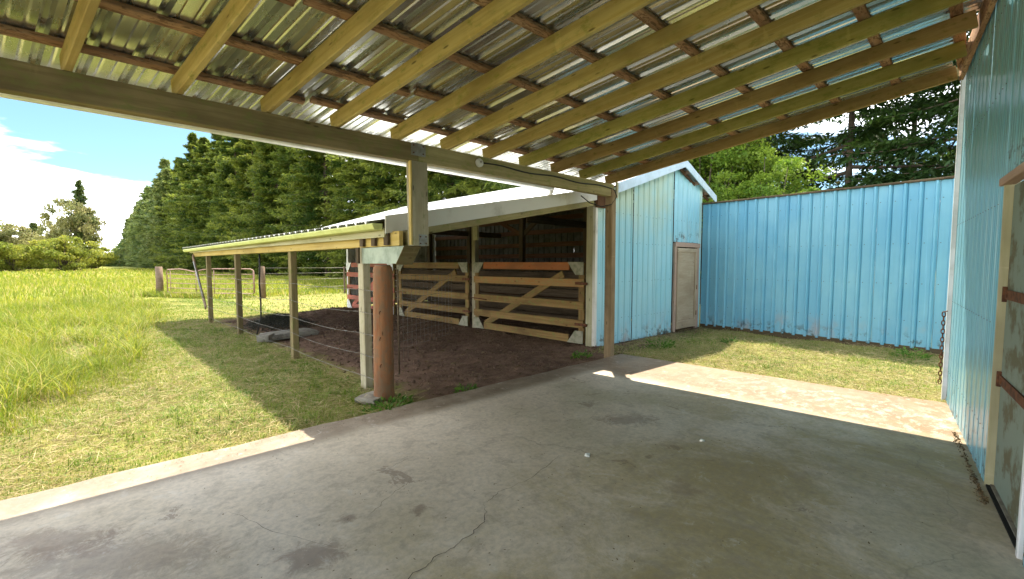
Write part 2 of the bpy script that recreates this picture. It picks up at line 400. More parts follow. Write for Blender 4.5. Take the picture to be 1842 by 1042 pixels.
def board(name, p, q, w, h, m, parent=None, up=(0, 0, 1), warp=.004, n=4, ch=.004, label=None):
    """timber from p to q; w across, h along up; chamfered, slightly warped"""
    mt, L = frame(p, q, up); vs = []; fs = []
    a, b = w / 2, h / 2; c = min(ch, a * .4, b * .4)
    pr = [(-a + c, -b), (a - c, -b), (a, -b + c), (a, b - c), (a - c, b), (-a + c, b), (-a, b - c), (-a, -b + c)]
    ph = random.random() * 6
    for i in range(n + 1):
        s = i / n; ox = warp * math.sin(ph + 3 * s); oz = warp * math.sin(ph * 2 + 4 * s) * .6
        for (y, z) in pr: vs.append((L * s, y + ox, z + oz))
    for i in range(n):
        for j in range(8):
            fs.append((i * 8 + j, i * 8 + (j + 1) % 8, (i + 1) * 8 + (j + 1) % 8, (i + 1) * 8 + j))
    fs = [f[::-1] for f in fs]
    fs.append(tuple(range(8))); fs.append(tuple(range(n * 8 + 7, n * 8 - 1, -1)))
    fs[-2] = tuple(reversed(fs[-2])); fs[-1] = tuple(reversed(fs[-1]))
    o = link(name, mesh(name, vs, fs), m, parent, mt)
    if label: o['label'] = label
    return o
def tube(name, pts, r, m, parent=None, seg=6, r2=None, caps=True):
    vs, fs = tube_geo(pts, r, seg, r2); o = link(name, mesh(name, vs, fs, True), m, parent, Matrix.Identity(4)); return o
def tube_geo(pts, r, seg=6, r2=None, base=0):
    pts = [Vector(p) for p in pts]; vs = []; fs = []; n = len(pts)
    for i, p in enumerate(pts):
        d = (pts[min(i + 1, n - 1)] - pts[max(i - 1, 0)]).normalized()
        u = d.cross(Vector((0, 0, 1))) if abs(d.z) < .95 else d.cross(Vector((1, 0, 0))); u.normalize(); v = d.cross(u)
        rr = r + ((r2 if r2 is not None else r) - r) * i / max(1, n - 1)
        for j in range(seg):
            a = 2 * math.pi * j / seg; vs.append(p + (u * math.cos(a) + v * math.sin(a)) * rr)
    for i in range(n - 1):
        for j in range(seg):
            fs.append((base + i * seg + j, base + i * seg + (j + 1) % seg, base + (i + 1) * seg + (j + 1) % seg, base + (i + 1) * seg + j))
    fs.append(tuple(base + k for k in range(seg))[::-1]); fs.append(tuple(base + (n - 1) * seg + k for k in range(seg)))
    return vs, fs
def tubes(name, lst, m, parent=None, seg=5):
    vs, fs = [], []
    for it in lst:
        pts, r = it[0], it[1]; r2 = it[2] if len(it) > 2 else None
        a, b = tube_geo(pts, r, seg, r2, len(vs)); vs += a; fs += b
    return link(name, mesh(name, vs, fs, True), m, parent, Matrix.Identity(4))
def prism(name, poly, d, m, parent=None):
    """polygon (3D points, planar) extruded by vector d"""
    d = Vector(d); P = [Vector(p) for p in poly]; n = len(P); vs = P + [p + d for p in P]
    fs = [tuple(range(n)), tuple(range(2 * n - 1, n - 1, -1))] + [(i, n + i, n + (i + 1) % n, (i + 1) % n) for i in range(n)]
    return link(name, mesh(name, vs, fs), m, parent, Matrix.Identity(4))
def box_geo(c, s, base=0):
    cx, cy, cz = c; a, b, h = s[0] / 2, s[1] / 2, s[2] / 2
    vs = [(cx + i * a, cy + j * b, cz + k * h) for i in (-1, 1) for j in (-1, 1) for k in (-1, 1)]
    fs = [(0, 1, 3, 2), (4, 6, 7, 5), (0, 4, 5, 1), (2, 3, 7, 6), (0, 2, 6, 4), (1, 5, 7, 3)]
    return vs, [tuple(base + i for i in f) for f in fs]

def sheet(name, org, lx, wy, length, width, m, parent, pitch=.229, rib=.024, lens=None, nseg=5, phase=0.0, minor=True, cut=None, skew=0.0, groove=0.0):
    """ribbed steel sheet: local X = along lx (length), local Y = along wy (width), local Z = ribs out.
    cut(y) gives the length at width y (for gable tops)."""
    lx = Vector(lx).normalized(); wy = Vector(wy); wy = (wy - lx * wy.dot(lx)).normalized(); nz_ = lx.cross(wy)
    mt = Matrix((lx, wy, nz_)).transposed().to_4x4(); mt.translation = Vector(org)
    ys = {0.0: 0.0, width: 0.0}
    k = -1
    def hh(y):
        u = ((y - phase + pitch / 2) % pitch) - pitch / 2
        a = abs(u)
        if a <= .011: return rib
        if a <= .029: return rib * (.029 - a) / .018
        if groove and 0 < -u - .029 < .022: return -groove * (1 - abs(-u - .040) / .011)  # groove added beside each rib only to draw a dark shade line
        if minor:
            for c in (pitch / 3, -pitch / 3):
                e = abs(u - c)
                if e < .012: return .0045 * (1 - e / .012)
        return 0
    pts = [0.0, width]
    for k in range(-1, int(width / pitch) + 2):
        b = phase + k * pitch
        offs = [-.029, -.011, .011, .029] + ([-.0515, -.040, -.0295] if groove else [])
        if minor: offs += [pitch / 3 - .012, pitch / 3, pitch / 3 + .012, pitch * 2 / 3 - .012, pitch * 2 / 3, pitch * 2 / 3 + .012]
        for o_ in offs:
            y = b + o_
            if 0.002 < y < width - .002: pts.append(y)
    pts = sorted(pts); vs = []; fs = []
    ph = random.random() * 9
    for i in range(nseg + 1):
        for y in pts:
            L = cut(y) if cut else length
            x = L * i / nseg
            vs.append((x + skew * y, y, hh(y) + .0008 * math.sin(ph + x * 2.3 + y * 5) + .0005 * math.sin(ph * 3 + x * 6.1)))
    n = len(pts)
    for i in range(nseg):
        for j in range(n - 1): fs.append((i * n + j, (i + 1) * n + j, (i + 1) * n + j + 1, i * n + j + 1))
    fs = [f[::-1] for f in fs] if False else fs
    return link(name, mesh(name, vs, fs), m, parent, mt)

def leaf_quads(P, D, N, L, Wd):
    """diamond leaves: centre base P, direction D, side N, length L, width W -> V(n*4,3),F"""
    L = L[:, None]; Wd = Wd[:, None]
    a = P; b = P + D * L * .45 + N * Wd * .5; c = P + D * L; d = P + D * L * .45 - N * Wd * .5
    V = np.stack([a, b, c, d], 1).reshape(-1, 3); F = np.arange(len(V)).reshape(-1, 4); return V, F
def unit(a): return a / (np.linalg.norm(a, axis=-1, keepdims=True) + 1e-9)
def rvec(n, r): return unit(r.normal(size=(n, 3)))

# ------------------------------------------------------------------ setting: ground
def hnoise(x, y):
    return (.011 * np.sin(x * 3.1 + 1.3 * np.sin(y * 2.3)) + .009 * np.sin(y * 4.7 + 2 * np.sin(x * 1.9)) + .006 * np.sin(x * 9 + y * 7) + .004 * np.sin(x * 17 - y * 13))
def gz(x, y):
    x = np.asarray(x, float); y = np.asarray(y, float)
    z = -.05 + hnoise(x, y) * np.clip(1.6 - np.hypot(x - 4, y - 6) * .02, .3, 1.2)
    # trodden mounds in the barn and at its far end
    z = z + .22 * np.exp(-((x - 5.6) ** 2 / 1.2 + (y - 12.6) ** 2 / 1.1)) + .08 * np.exp(-((x - 4.2) ** 2 + (y - 10.5) ** 2) / 1.5)
    z = z + .05 * np.exp(-((x - 5.3) ** 2 / 1.5 + (y - 7) ** 2 / 4)) * np.sin(x * 5 + y * 4)
    return z
gx = np.unique(np.concatenate([np.linspace(-1500, -40, 14), np.linspace(-40, -6, 24), np.arange(-6, 12, .11), np.linspace(12, 60, 28), np.linspace(60, 1500, 14)]))
gy = np.unique(np.concatenate([np.linspace(-1500, -40, 10), np.linspace(-40, -4, 16), np.arange(-4, 17, .12), np.linspace(17, 80, 50), np.linspace(80, 1800, 22)]))
X, Y = np.meshgrid(gx, gy, indexing='ij'); nx, ny = X.shape
Vg = np.stack([X, Y, gz(X, Y)], -1).reshape(-1, 3)
ii, jj = np.meshgrid(np.arange(nx - 1), np.arange(ny - 1), indexing='ij'); b0 = (ii * ny + jj).ravel()
Fg = np.stack([b0, b0 + ny, b0 + ny + 1, b0 + 1], 1)
ground = link('ground', np_mesh('ground', Vg, Fg), M['ground']); ground['kind'] = 'structure'
ground.data.polygons.foreach_set('use_smooth', [True] * len(ground.data.polygons))

# slab outline (slightly skewed, slightly ragged outer edge)
edge = []
for i in range(0, 61):
    x = -5 + i * (6.32 + 5) / 60; y = 4.13 - .088 * x + .012 * math.sin(x * 5.3) + .008 * math.sin(x * 13)
    edge.append((x, y))
far = [(6.33 + .01 * math.sin(y * 6) + (3.57 - y) * .045, y) for y in (3.2, 2.6, 2.0, 1.4, .8, .2)]
low = [(6.52, -.24), (-5, -.24 - 11.5 * .056)]
top = edge + far + low
n = len(top); vs = []; rings = ((0, -.3), (0, -.012), (.012, 0))
cx = sum(p[0] for p in top) / n; cy = sum(p[1] for p in top) / n
for inset, z in rings:
    for (x, y) in top:
        dx, dy = cx - x, cy - y; l = math.hypot(dx, dy); vs.append((x + dx / l * inset, y + dy / l * inset, z))
fs = [(r * n + i, r * n + (i + 1) % n, (r + 1) * n + (i + 1) % n, (r + 1) * n + i) for r in range(2) for i in range(n)]
fs = [f[::-1] for f in fs]; fs.append(tuple(range(3 * n - 1, 2 * n - 1, -1)))
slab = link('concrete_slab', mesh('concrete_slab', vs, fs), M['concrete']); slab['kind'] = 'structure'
import bmesh
bm = bmesh.new(); bm.from_mesh(slab.data); bmesh.ops.recalc_face_normals(bm, faces=bm.faces); bm.to_mesh(slab.data); bm.free()

# main crack and small cracks in the slab
def crack(pts, w):
    P = []; 
    for a, b in zip(pts[:-1], pts[1:]):
        for k in range(7):
            s = k / 7; P.append((a[0] + (b[0] - a[0]) * s + random.uniform(-.012, .012), a[1] + (b[1] - a[1]) * s + random.uniform(-.012, .012)))
    P.append(pts[-1]); vs = []; fs = []
    for i, (x, y) in enumerate(P):
        a = P[max(0, i - 1)]; b = P[min(len(P) - 1, i + 1)]; d = Vector((b[0] - a[0], b[1] - a[1], 0)).normalized(); nn = Vector((-d.y, d.x, 0))
        ww = w * random.uniform(.4, 1.3) * (1 - abs(2 * i / len(P) - 1) ** 4)
        vs += [Vector((x, y, .004)) + nn * ww, Vector((x, y, .004)) - nn * ww]
    for i in range(len(P) - 1): fs.append((2 * i, 2 * i + 2, 2 * i + 3, 2 * i + 1))
    return link('crack', mesh('crack', vs, fs), M['crack'], slab, Matrix.Identity(4))
crack([(.92, 1.45), (1.06, 1.71), (1.26, 1.74), (1.36, 1.73), (1.58, 1.77), (1.65, 1.81), (1.75, 1.93)], .0022)
crack([(1.75, 1.93), (1.9, 1.95), (2.2, 1.92), (2.6, 2.0)], .0014)
crack([(1.15, 2.3), (1.35, 2.42), (1.6, 2.5)], .0012)
crack([(1.5, 2.75), (1.75, 2.8)], .0012)
crack([(.6, 3.0), (.75, 2.5), (.9, 2.2)], .001)

# ------------------------------------------------------------------ canopy (the lean-to roof we stand under)
E1 = Vector((.997, -.0778, 0)); E2 = Vector((.127, -.992, 0)); B0 = Vector((0, 4.13, 0)); K = .17
def cp(a, s, z=0.0):   # a along the beam, s towards the workshop wall; z above the rafter-bottom plane
    p = B0 + E1 * a + E2 * s; p.z = 2.77 + K * s + z; return p
RUP = Vector((-E2.x * K, -E2.y * K, 1)).normalized()
canopy = thing('metal_canopy', 'large lean-to canopy of mossy rafters under galvanised corrugated roofing', 'canopy', (3, 4, 0))
raf_x = [-2.97, -2.36, -1.75, -1.15, -.55, .05, .63, 1.22, 1.8, 2.4, 3.0, 3.6, 4.2, 4.8, 5.42, 6.06]
for i, a in enumerate(raf_x):
    mat = M['rafter_moss'] if i in (12, 14) else (M['rafter_brown'] if i in (13, 15) else M['rafter'])
    s1 = 3.97 + (a - 6) * .0
    # the wall runs a little askew: end each rafter at it
    p0 = cp(a, 0, 0); ss = 3.8
    for _ in range(8):
        q = cp(a, ss); ss += (q.y - (-.545 + .056 * q.x))
    board('rafter', cp(a, -.09, .07), cp(a, ss - .035, .07), .042, .142, mat, canopy, RUP, .005, 6)
pur_s = [-.5, .05, .62, 1.23, 1.82, 2.37, 2.9, 3.42, 3.93]
for k, s in enumerate(pur_s):
    for (a0, a1) in ((-3.2, .9 + .61 * (k % 3)), (.93 + .61 * (k % 3), 6.2)):
        board('purlin', cp(a0, s, .163), cp(a1, s - .06, .163), .078 if k else .05, .036, M['purlin'], canopy, RUP, .005, 6, .006)
# roofing sheets
a = -3.3
while a < 6.2:
    w = min(.936, 6.27 - a)
    kk = int(round((a + 3.3) / .916)); o = cp(a, -.66, .186 + .0015 * (kk % 2)); l = (cp(a, 4.2, .186) - o)
    ss = 4.6
    for _ in range(8):
        q = cp(a, ss); ss += (q.y - (-.545 + .056 * q.x))
    ln = l.normalized(); dt = E1.dot(ln); wo = math.sqrt(1 - dt * dt)
    sheet('roof_sheet', o, l, E1, ss + .66 - .03, w * wo, M['galv'], canopy, .2243, .032, phase=.03, nseg=8, skew=dt / wo)
    a += .916
# beam in two pieces, spliced over the stub post
for (a0, a1, mt) in ((-3.3, 2.62, M['beam']), (2.625, 6.12, M['beam_pale'])):
    p, q = cp(a0, .0), cp(a1, .0); p.z = q.z = 2.67; board('beam', p + Vector((0, .03, 0)), q + Vector((0, .03, 0)), .1, .195, mt, canopy, (0, 0, 1), .006, 8, .006)
# splice plate, stub post, round junction cover
def plate(c, u, v, w, h, d, m, parent, name='splice_plate', holes=4):
    u, v = Vector(u).normalized(), Vector(v).normalized(); nn = u.cross(v); c = Vector(c)
    poly = [c - u * w / 2 - v * h / 2, c + u * w / 2 - v * h / 2, c + u * w / 2 + v * h / 2, c - u * w / 2 + v * h / 2]
    o = prism(name, poly, nn * d, m, parent)
    for sx, sy in ((-.33, -.3), (.33, -.3), (-.33, .3), (.33, .3))[:holes]:
        b = c + u * w * sx + v * h * sy + nn * d
        tube('bolt', [b - nn * .002, b + nn * .006], .008, M['rust'], o, 7)
    return o
pb = cp(2.62, .0); nin = Vector((-.08, -.997, 0))
plate((pb.x + .0, pb.y - .0225, 2.70), E1, (0, 0, 1), .17, .13, .003, M['plate'], canopy)
for off, wd in ((0, .2),):
    c0 = cp(2.6, -.02)
    board('stub_post', (c0.x + .03, c0.y - .005, 1.69), (c0.x + .03, c0.y - .005, 2.572), .19, .12, M['post'], canopy, (E1.y, -E1.x, 0), .003, 4, .006)
    board('stub_post', (c0.x - .077, c0.y - .035, 1.70), (c0.x - .077, c0.y - .035, 2.572), .02, .045, M['yellow_wood'], canopy, (E1.y, -E1.x, 0), .002, 4)  # thin yellow strip, coloured as the lit left side of the post
plate((c0.x + .05, c0.y - .07, 1.75), E1, (0, 0, 1), .1, .12, .004, M['plate'], canopy, 'foot_bracket', 4)
pc = cp(3.42, 0)
tube('junction_cover', [(pc.x, pc.y - .02, 2.685), (pc.x - .002, pc.y - .045, 2.685)], .05, M['fascia_white'], canopy, 18)
tube('junction_screw', [(pc.x + .01, pc.y - .044, 2.695), (pc.x + .01, pc.y - .049, 2.695)], .008, M['rust'], canopy, 7)
# conduit cable stapled along the beam, looping at the corner post
cab = []
for i in range(24):
    a_ = 3.45 + i * (6.05 - 3.45) / 23; q = cp(a_, 0); cab.append((q.x, q.y - .03, 2.69 + .012 * math.sin(i * .7)))
pe = cp(6.14, 0)
cab += [(pe.x - .03, pe.y - .04, 2.66), (pe.x - .05, pe.y - .09, 2.56), (pe.x - .09, pe.y - .02, 2.44), (pe.x - .22, pe.y + .08, 2.40), (pe.x - .3, pe.y + .25, 2.47), (pe.x - .3, pe.y + .42, 2.6)]
tube('cable', cab, .009, M['cable'], canopy, 6)
# end post
board('post', (pe.x - .03, pe.y + .03, -.1), (pe.x - .03, pe.y + .03, 2.68), .125, .125, M['post_brown'], canopy, (1, 0, 0), .004, 6, .008)
board('post_cap', (pe.x + .035, pe.y - .036, 2.55), (pe.x + .035, pe.y - .036, 2.80), .03, .05, M['fascia_wood'], canopy, (1, 0, 0))
# eave gutter outside the beam
def gutter(name, p, q, m, parent, w=.11, h=.085):
    mt, L = frame(p, q); pr = [(-w / 2, h), (-w / 2 - .012, h * .8), (-w / 2 + .01, .01), (-w / 2 + .03, 0), (w / 2 - .005, 0), (w / 2, h), (w / 2 - .003, h), (w / 2 - .009, .004), (-w / 2 + .032, .004), (-w / 2 + .014, .012), (-w / 2 - .006, h * .8), (-w / 2 + .006, h)]
    n = len(pr); vs = [(x, y, z) for x in (0, L * .33, L * .66, L) for (y, z) in pr]; fs = []
    for i in range(3):
        for j in range(n): fs.append((i * n + j, (i + 1) * n + j, (i + 1) * n + (j + 1) % n, i * n + (j + 1) % n))
    # closed end caps
    e = [0, 1, 2, 3, 4, 5]; fs.append(tuple(e)); fs.append(tuple(3 * n + k for k in e)[::-1])
    return link(name, mesh(name, vs, fs), m, parent, mt)
g0, g1 = cp(-3.3, -.64), cp(5.5, -.64); g0.z = 2.71; g1.z = 2.66
gutter('gutter', g0, g1, M['white_trim'], canopy)
gd = cp(5.5, -.64)
tube('downspout', [(gd.x, gd.y, 2.67), (gd.x + .02, gd.y + .06, 2.60), (gd.x + .3, gd.y + .35, 2.60), (gd.x + .42, gd.y + .45, 2.63)], .035, M['fascia_white'], canopy, 8)
# ledger along the workshop wall, with a ragged closure strip
wallp = lambda x, off=0.0: Vector((x, -.59 + .056 * x + off, 0))
lz0 = lambda x: cp(0, (4.13 - (-.59 + .056 * x)) / .992 - .078 * x).z
for (xa, xb) in ((-3.2, 2.8), (2.81, 6.62)):
    p, q = wallp(xa, .03), wallp(xb, .03); p.z = lz0(xa) + .09; q.z = lz0(xb) + .09
    board('ledger', p, q, .038, .18, M['purlin'], canopy, (0, 0, 1), .004, 8)
# scissor-edge drip trim on the last rafter
board('barge_board', cp(6.235, -.1, .13), cp(6.235, 3.9, .13), .018, .09, M['beam_pale'], canopy, RUP, .003, 6)

# ------------------------------------------------------------------ workshop wall (blue green steel) on the right
shop = thing('workshop', 'tall blue-green corrugated steel workshop wall carrying the canopy', 'workshop', (5, -.5, 0))
WN = Vector((-.056, 1, 0)).normalized(); WD = Vector((1, .056, 0)).normalized()
x = 4.27
wtop = 3.62
wt = lambda x_: lz0(x_) + .172
while x < 6.55:
    w = min(.8, 6.6 - x)
    sheet('wall_sheet', wallp(x + w) + Vector((0, 0, .0)), (0, 0, 1), -WD, wt(x + w * .5), w - .002, M['shop_green'], shop, .2, .028, phase=.03)
    x += .8
# above and beyond the door
sheet('wall_sheet', wallp(4.27) + Vector((0, 0, 2.06)), (0, 0, 1), -WD, wt(3.8) - 2.06, .95, M['shop_green'], shop, .2, .028, phase=.03)
x = -2.9
while x < 3.2:
    w = min(.8, 3.3 - x)
    sheet('wall_sheet', wallp(x + w), (0, 0, 1), -WD, wt(x + w * .5), w - .002, M['shop_green'], shop, .2, .028, phase=.03); x += .8
# corner trim, L shaped
cw = wallp(6.6)
prism('corner_trim', [cw + WN * .035 + Vector((0, 0, 0)), cw + WN * .035 + WD * .05, cw + WD * .05 - WN * .12, cw + WD * .044 - WN * .12, cw + WD * .044 + WN * .029, cw + WN * .029], (0, 0, wtop - .12), M['white_trim'], shop)
# end wall of the workshop (turned away) and rear closure
e0 = cw + WD * .02 - WN * .05
for k in range(5):
    o_ = e0 - WN * (.92 * k)
    sheet('end_sheet', o_, (0, 0, 1), -WN, wtop - .1, .918, M['shop_green'], shop, .2, .028, phase=.03)
# concrete footing lip with litter
prism('footing', [wallp(3.2, -.02), wallp(6.6, -.02), wallp(6.6, -.10), wallp(3.2, -.10)], (0, 0, .02), M['stone'], shop)
# door
door = prism('door', [wallp(3.36, -.035), wallp(4.235, -.035), wallp(4.235, -.09), wallp(3.36, -.09)], (0, 0, 1.97), M['mint'], shop); door.location.z = .03
for z in (1.30, .74):
    st = prism('hinge_strap', [wallp(3.4, -.032) + Vector((0, 0, z - .03)), wallp(4.22, -.032) + Vector((0, 0, z - .03)), wallp(4.22, -.032) + Vector((0, 0, z + .03)), wallp(3.4, -.032) + Vector((0, 0, z + .03))], WN * .008, M['rust'], door)
    b = wallp(4.16, -.04) + Vector((0, 0, z))
    tube('bolt', [b, b + WN * .02], .02, M['rust'], door, 8)
    tube('hinge_knuckle', [wallp(4.235, -.03) + Vector((0, 0, z - .05)), wallp(4.235, -.03) + Vector((0, 0, z + .05))], .016, M['rust'], door, 8)
board('door_jamb', wallp(4.255, -.03), wallp(4.255, -.03) + Vector((0, 0, 2.06)), .02, .07, M['fascia_wood'], shop, WN)
board('door_jamb', wallp(3.31, -.03), wallp(3.31, -.03) + Vector((0, 0, 2.06)), .04, .08, M['white_trim'], shop, WN)
board('door_head', wallp(3.29, -.01) + Vector((0, 0, 2.035)), wallp(4.30, -.01) + Vector((0, 0, 2.035)), .07, .05, M['doorframe'], shop)
prism('door_gap_shade', [wallp(3.33, .0), wallp(4.24, .0), wallp(4.24, -.12), wallp(3.33, -.12)], (0, 0, .012), M['gap_shade'], shop)  # near-black strip stands in for the shade in the gap under the door
# screws on the wall sheets
def screws(parent, pts, nrm, r=.006, name='screw_row'):
    vs, fs = [], []
    nrm = Vector(nrm).normalized(); u = nrm.cross(Vector((0, 0, 1))).normalized(); v = nrm.cross(u)
    for p in pts:
        p = Vector(p); b = len(vs)
        for k in range(6):
            a = k * math.pi / 3; vs.append(p + (u * math.cos(a) + v * math.sin(a)) * r)
        for k in range(6):
            a = k * math.pi / 3; vs.append(p + nrm * .005 + (u * math.cos(a) + v * math.sin(a)) * r * .8)
        fs += [(b + k, b + (k + 1) % 6, b + 6 + (k + 1) % 6, b + 6 + k) for k in range(6)] + [tuple(b + 6 + k for k in range(6))]
    o = link(name, mesh(name, vs, fs), M['screw'], parent, Matrix.Identity(4)); o['kind'] = 'stuff'; return o
pts = []
for z in (.35, 1.1, 1.9, 2.7, 3.3):
    for k in range(20):
        xx = 4.4 + k * .115
        if xx < 6.5: pts.append(wallp(xx, .006) + Vector((0, 0, z)))
screws(shop, pts, WN, .004)

# rusty chain hanging on the corner of the wall
chain = thing('chain', 'rusty chain hanging on the corner of the blue-green workshop wall', 'chain', (6.62, -.13, .95))
cxp = wallp(6.56, .06)
tube('hook', [cxp + Vector((0, -.03, .99)), cxp + Vector((0, .01, .975)), cxp + Vector((0, .012, .955))], .006, M['rust'], chain, 6)
for k in range(17):
    z = .95 - k * .046; pts = []
    for j in range(11):
        a = 2 * math.pi * j / 10; u = .013 * math.cos(a); w_ = .030 * math.sin(a)
        pts.append(cxp + Vector((u if k % 2 else 0, 0 if k % 2 else u, z + w_)))
    tube('chain_link', pts, .0055, M['rust'], chain, 5)

# ------------------------------------------------------------------ open barn
barn = thing('open_barn', 'low open-fronted barn with pale metal roof, timber posts and blue steel gable', 'barn', (6.5, 8, 0))
Y0, Y1 = 4.2, 15.0
# front header, posts
PY = [4.93, 7.35, 10.6, 13.35]
for i, y in enumerate(PY):
    o = board('front_post', (2.5, y, -.15), (2.5, y, 1.72), .125 if i else .135, .095, M['post'] if i in (0,) else M['beam'], barn, (1, 0, 0), .004, 5, .006)
board('front_header', (2.46, Y1 - .1, 1.772), (2.46, 4.02, 1.772), .045, .155, M['yellow_wood'], barn, (0, 0, 1), .006, 12)
board('front_header', (2.56, Y1 - .1, 1.772), (2.56, 4.02, 1.772), .045, .155, M['beam_pale'], barn, (0, 0, 1), .006, 12)
for y in (4.80, 4.52, 4.24):
    board('block', (2.415, y, 1.70), (2.415, y, 1.845), .09, .03, M['darkwood'], barn, (1, 0, 0), 0, 1)
board('fascia_board', (2.385, Y1, 1.85), (2.385, 4.22, 1.835), .022, .10, M['fascia_wood'], barn, (0, 0, 1), .004, 12)
gutter('gutter', (2.30, Y1 + .12, 1.825), (2.31, 4.23, 1.86), M['gutter_green'], barn, .11, .07)
# green-white header box carrying the stub post, with a mitred end
prism('header_box', [(2.44, 4.86, 1.685), (2.44, 3.93, 1.685), (2.44, 4.10, 1.50), (2.44, 4.86, 1.50)], (.19, 0, 0), M['boardgreen'], barn)
prism('mitre_end_shade', [(2.435, 3.925, 1.687), (2.435, 4.098, 1.492), (2.64, 4.098, 1.492), (2.64, 3.925, 1.687)], (0, -.006, -.004), M['beam'], barn)  # brown sheet over the box end, coloured as its shaded face
board('cleat', (2.40, 4.88, 1.50), (2.40, 4.88, 1.69), .05, .03, M['darkwood'], barn, (1, 0, 0), 0, 1)
# lean-to rafters
LZ = lambda x: 1.965 + (x - 2.3) * .192       # underside of lean-to roofing
GZ = lambda x: 2.80 + (x - 6.4) * .314 if x < 9.25 else 3.69 - (x - 9.25) * .30
y = 4.35
while y < Y1:
    board('roof_rafter', (2.42, y, LZ(2.42) - .11), (6.42, y, LZ(6.42) - .11), .04, .14, M['beam'], barn, (0, 0, 1), .004, 3)
    board('roof_rafter', (6.5, y, GZ(6.5) - .13), (9.22, y, GZ(9.22) - .13), .04, .14, M['darkwood'], barn, (0, 0, 1), .004, 3)
    board('roof_rafter', (9.26, y, GZ(9.26) - .13), (10.9, y, GZ(10.9) - .13), .04, .14, M['darkwood'], barn, (0, 0, 1), .004, 3)
    y += 1.22
for xx in (2.5, 3.3, 4.1, 4.9, 5.7, 6.3):
    board('roof_purlin', (xx, Y0 + .02, LZ(xx) - .022), (xx, Y1, LZ(xx) - .022), .08, .036, M['darkwood'], barn, (0, 0, 1), .003, 4)
for xx in (6.6, 7.4, 8.2, 9.0, 9.5, 10.2, 10.95):
    board('roof_purlin', (xx, 3.86, GZ(xx) - .025), (xx, Y1, GZ(xx) - .025), .08, .036, M['darkwood'], barn, (0, 0, 1), .003, 4)
# roofing
y = Y0 - .02
while y < Y1:
    w = .914
    sheet('roof_sheet', (2.24, y + w, LZ(2.24)), (1, 0, .192), (0, -1, 0), 4.24, w, M['stain_roof'], barn, .229, .026, phase=.03, nseg=4)
    for f in [barn.children[-1]]: pass
    y += .916
y = 3.80
while y < Y1:
    w = .914
    sheet('roof_sheet', (6.40, y + w, GZ(6.40) + .004), (1, 0, .314), (0, -1, 0), 2.99, w, M['white_roof'], barn, .229, .026, phase=.03, nseg=3)
    sheet('roof_sheet', (9.25, y + w, GZ(9.24)), (1, 0, -.30), (0, -1, 0), 1.98, w, M['white_roof'], barn, .229, .026, phase=.03, nseg=3)
    y += .916
prism('ridge_cap', [(9.08, 3.79, 3.675), (9.25, 3.79, 3.735), (9.42, 3.79, 3.675), (9.42, 3.79, 3.67), (9.25, 3.79, 3.728), (9.08, 3.79, 3.67)], (0, Y1 - 3.75, 0), M['white_roof'], barn)
# rake fascias
def rake(name, x0, z0, x1, z1, y, h, m, t=.02):
    return prism(name, [(x0, y, z0), (x1, y, z1), (x1, y, z1 - h), (x0, y, z0 - h)], (0, t, 0), m, barn)
rake('rake_fascia', 2.36, LZ(2.36) + .035, 5.55, LZ(5.55) + .035, Y0 - .045, .19, M['fascia_white'])
rake('rake_fascia', 5.555, LZ(5.555) + .037, 6.42, LZ(6.42) + .037, Y0 - .048, .19, M['fascia_white'])
board('rake_rafter', (2.6, Y0 + .02, LZ(2.6) - .19), (6.40, Y0 + .02, LZ(6.40) - .19), .04, .10, M['beam_pale'], barn, (0, 0, 1), .004, 6)
rake('rake_fascia', 6.46, GZ(6.46) + .035, 9.25, GZ(9.249) + .04, 3.77, .17, M['blue_trim'])
rake('rake_fascia', 9.252, GZ(9.252) + .04, 11.15, GZ(11.15) + .04, 3.77, .17, M['blue_trim'])
# soffit lookouts under the right rake
for xx in (9.6, 10.15, 10.7):
    board('lookout', (xx, 3.79, GZ(xx) - .07), (xx, 4.1, GZ(xx) - .07), .04, .08, M['doorframe'], barn)
board('soffit_rail', (9.35, 3.93, GZ(9.35) - .10), (11.0, 3.93, GZ(11.0) - .10), .035, .07, M['redwood'], barn)
# gable wall panels, in a plane running (6.85,4.27)->(10.5,3.9)
ga, gb = Vector((6.62, 4.29, 0)), Vector((10.52, 3.885, 0)); gd_ = (gb - ga).normalized(); gL = (gb - ga).length
gn = Vector((gd_.y, -gd_.x, 0))
seams = [0, .25, 1.12, 1.92, 2.62]
def gtop(u):  # underside of roof over point u along the gable
    xx = (ga + gd_ * u).x; return GZ(xx) - .03
def gsheet(u0, u1, z0, parent=barn, zt=None, ph=.05):
    o = ga + gd_ * u1 + Vector((0, 0, z0)); wd = u1 - u0 - .004
    # local y runs from u1 to u0
    cut = (lambda yy: (zt if zt else gtop(u1 - yy)) - z0)
    return sheet('gable_sheet', o, (0, 0, 1), -gd_, 1, wd, M['gable_blue'], parent, .19, .02, phase=ph, nseg=6, cut=cut)
for a_, b_ in ((.25, 1.12), (1.12, 1.92), (1.92, 2.62)): gsheet(a_, b_, -.03)
gsheet(-.02, .25, -.03)
dz = 1.95
D0, D1 = 2.66, 3.73
gsheet(2.62, 3.25, dz + .03); gsheet(3.25, 3.80, dz + .03)
gsheet(3.78, gL, -.03)
prism('corner_trim', [ga + gd_ * -.06 + gn * .03, ga + gd_ * .0 + gn * .03, ga + gd_ * .0 + gn * .024, ga + gd_ * -.054 + gn * .024, ga + gd_ * -.054 - gn * .03, ga + gd_ * -.06 - gn * .03], (0, 0, 2.52), M['fascia_white'], barn)
board('corner_block', ga + gd_ * .06 + gn * .05 + Vector((0, 0, 2.5)), ga + gd_ * .06 + gn * .05 + Vector((0, 0, 2.74)), .26, .05, M['redwood'], barn, gn)
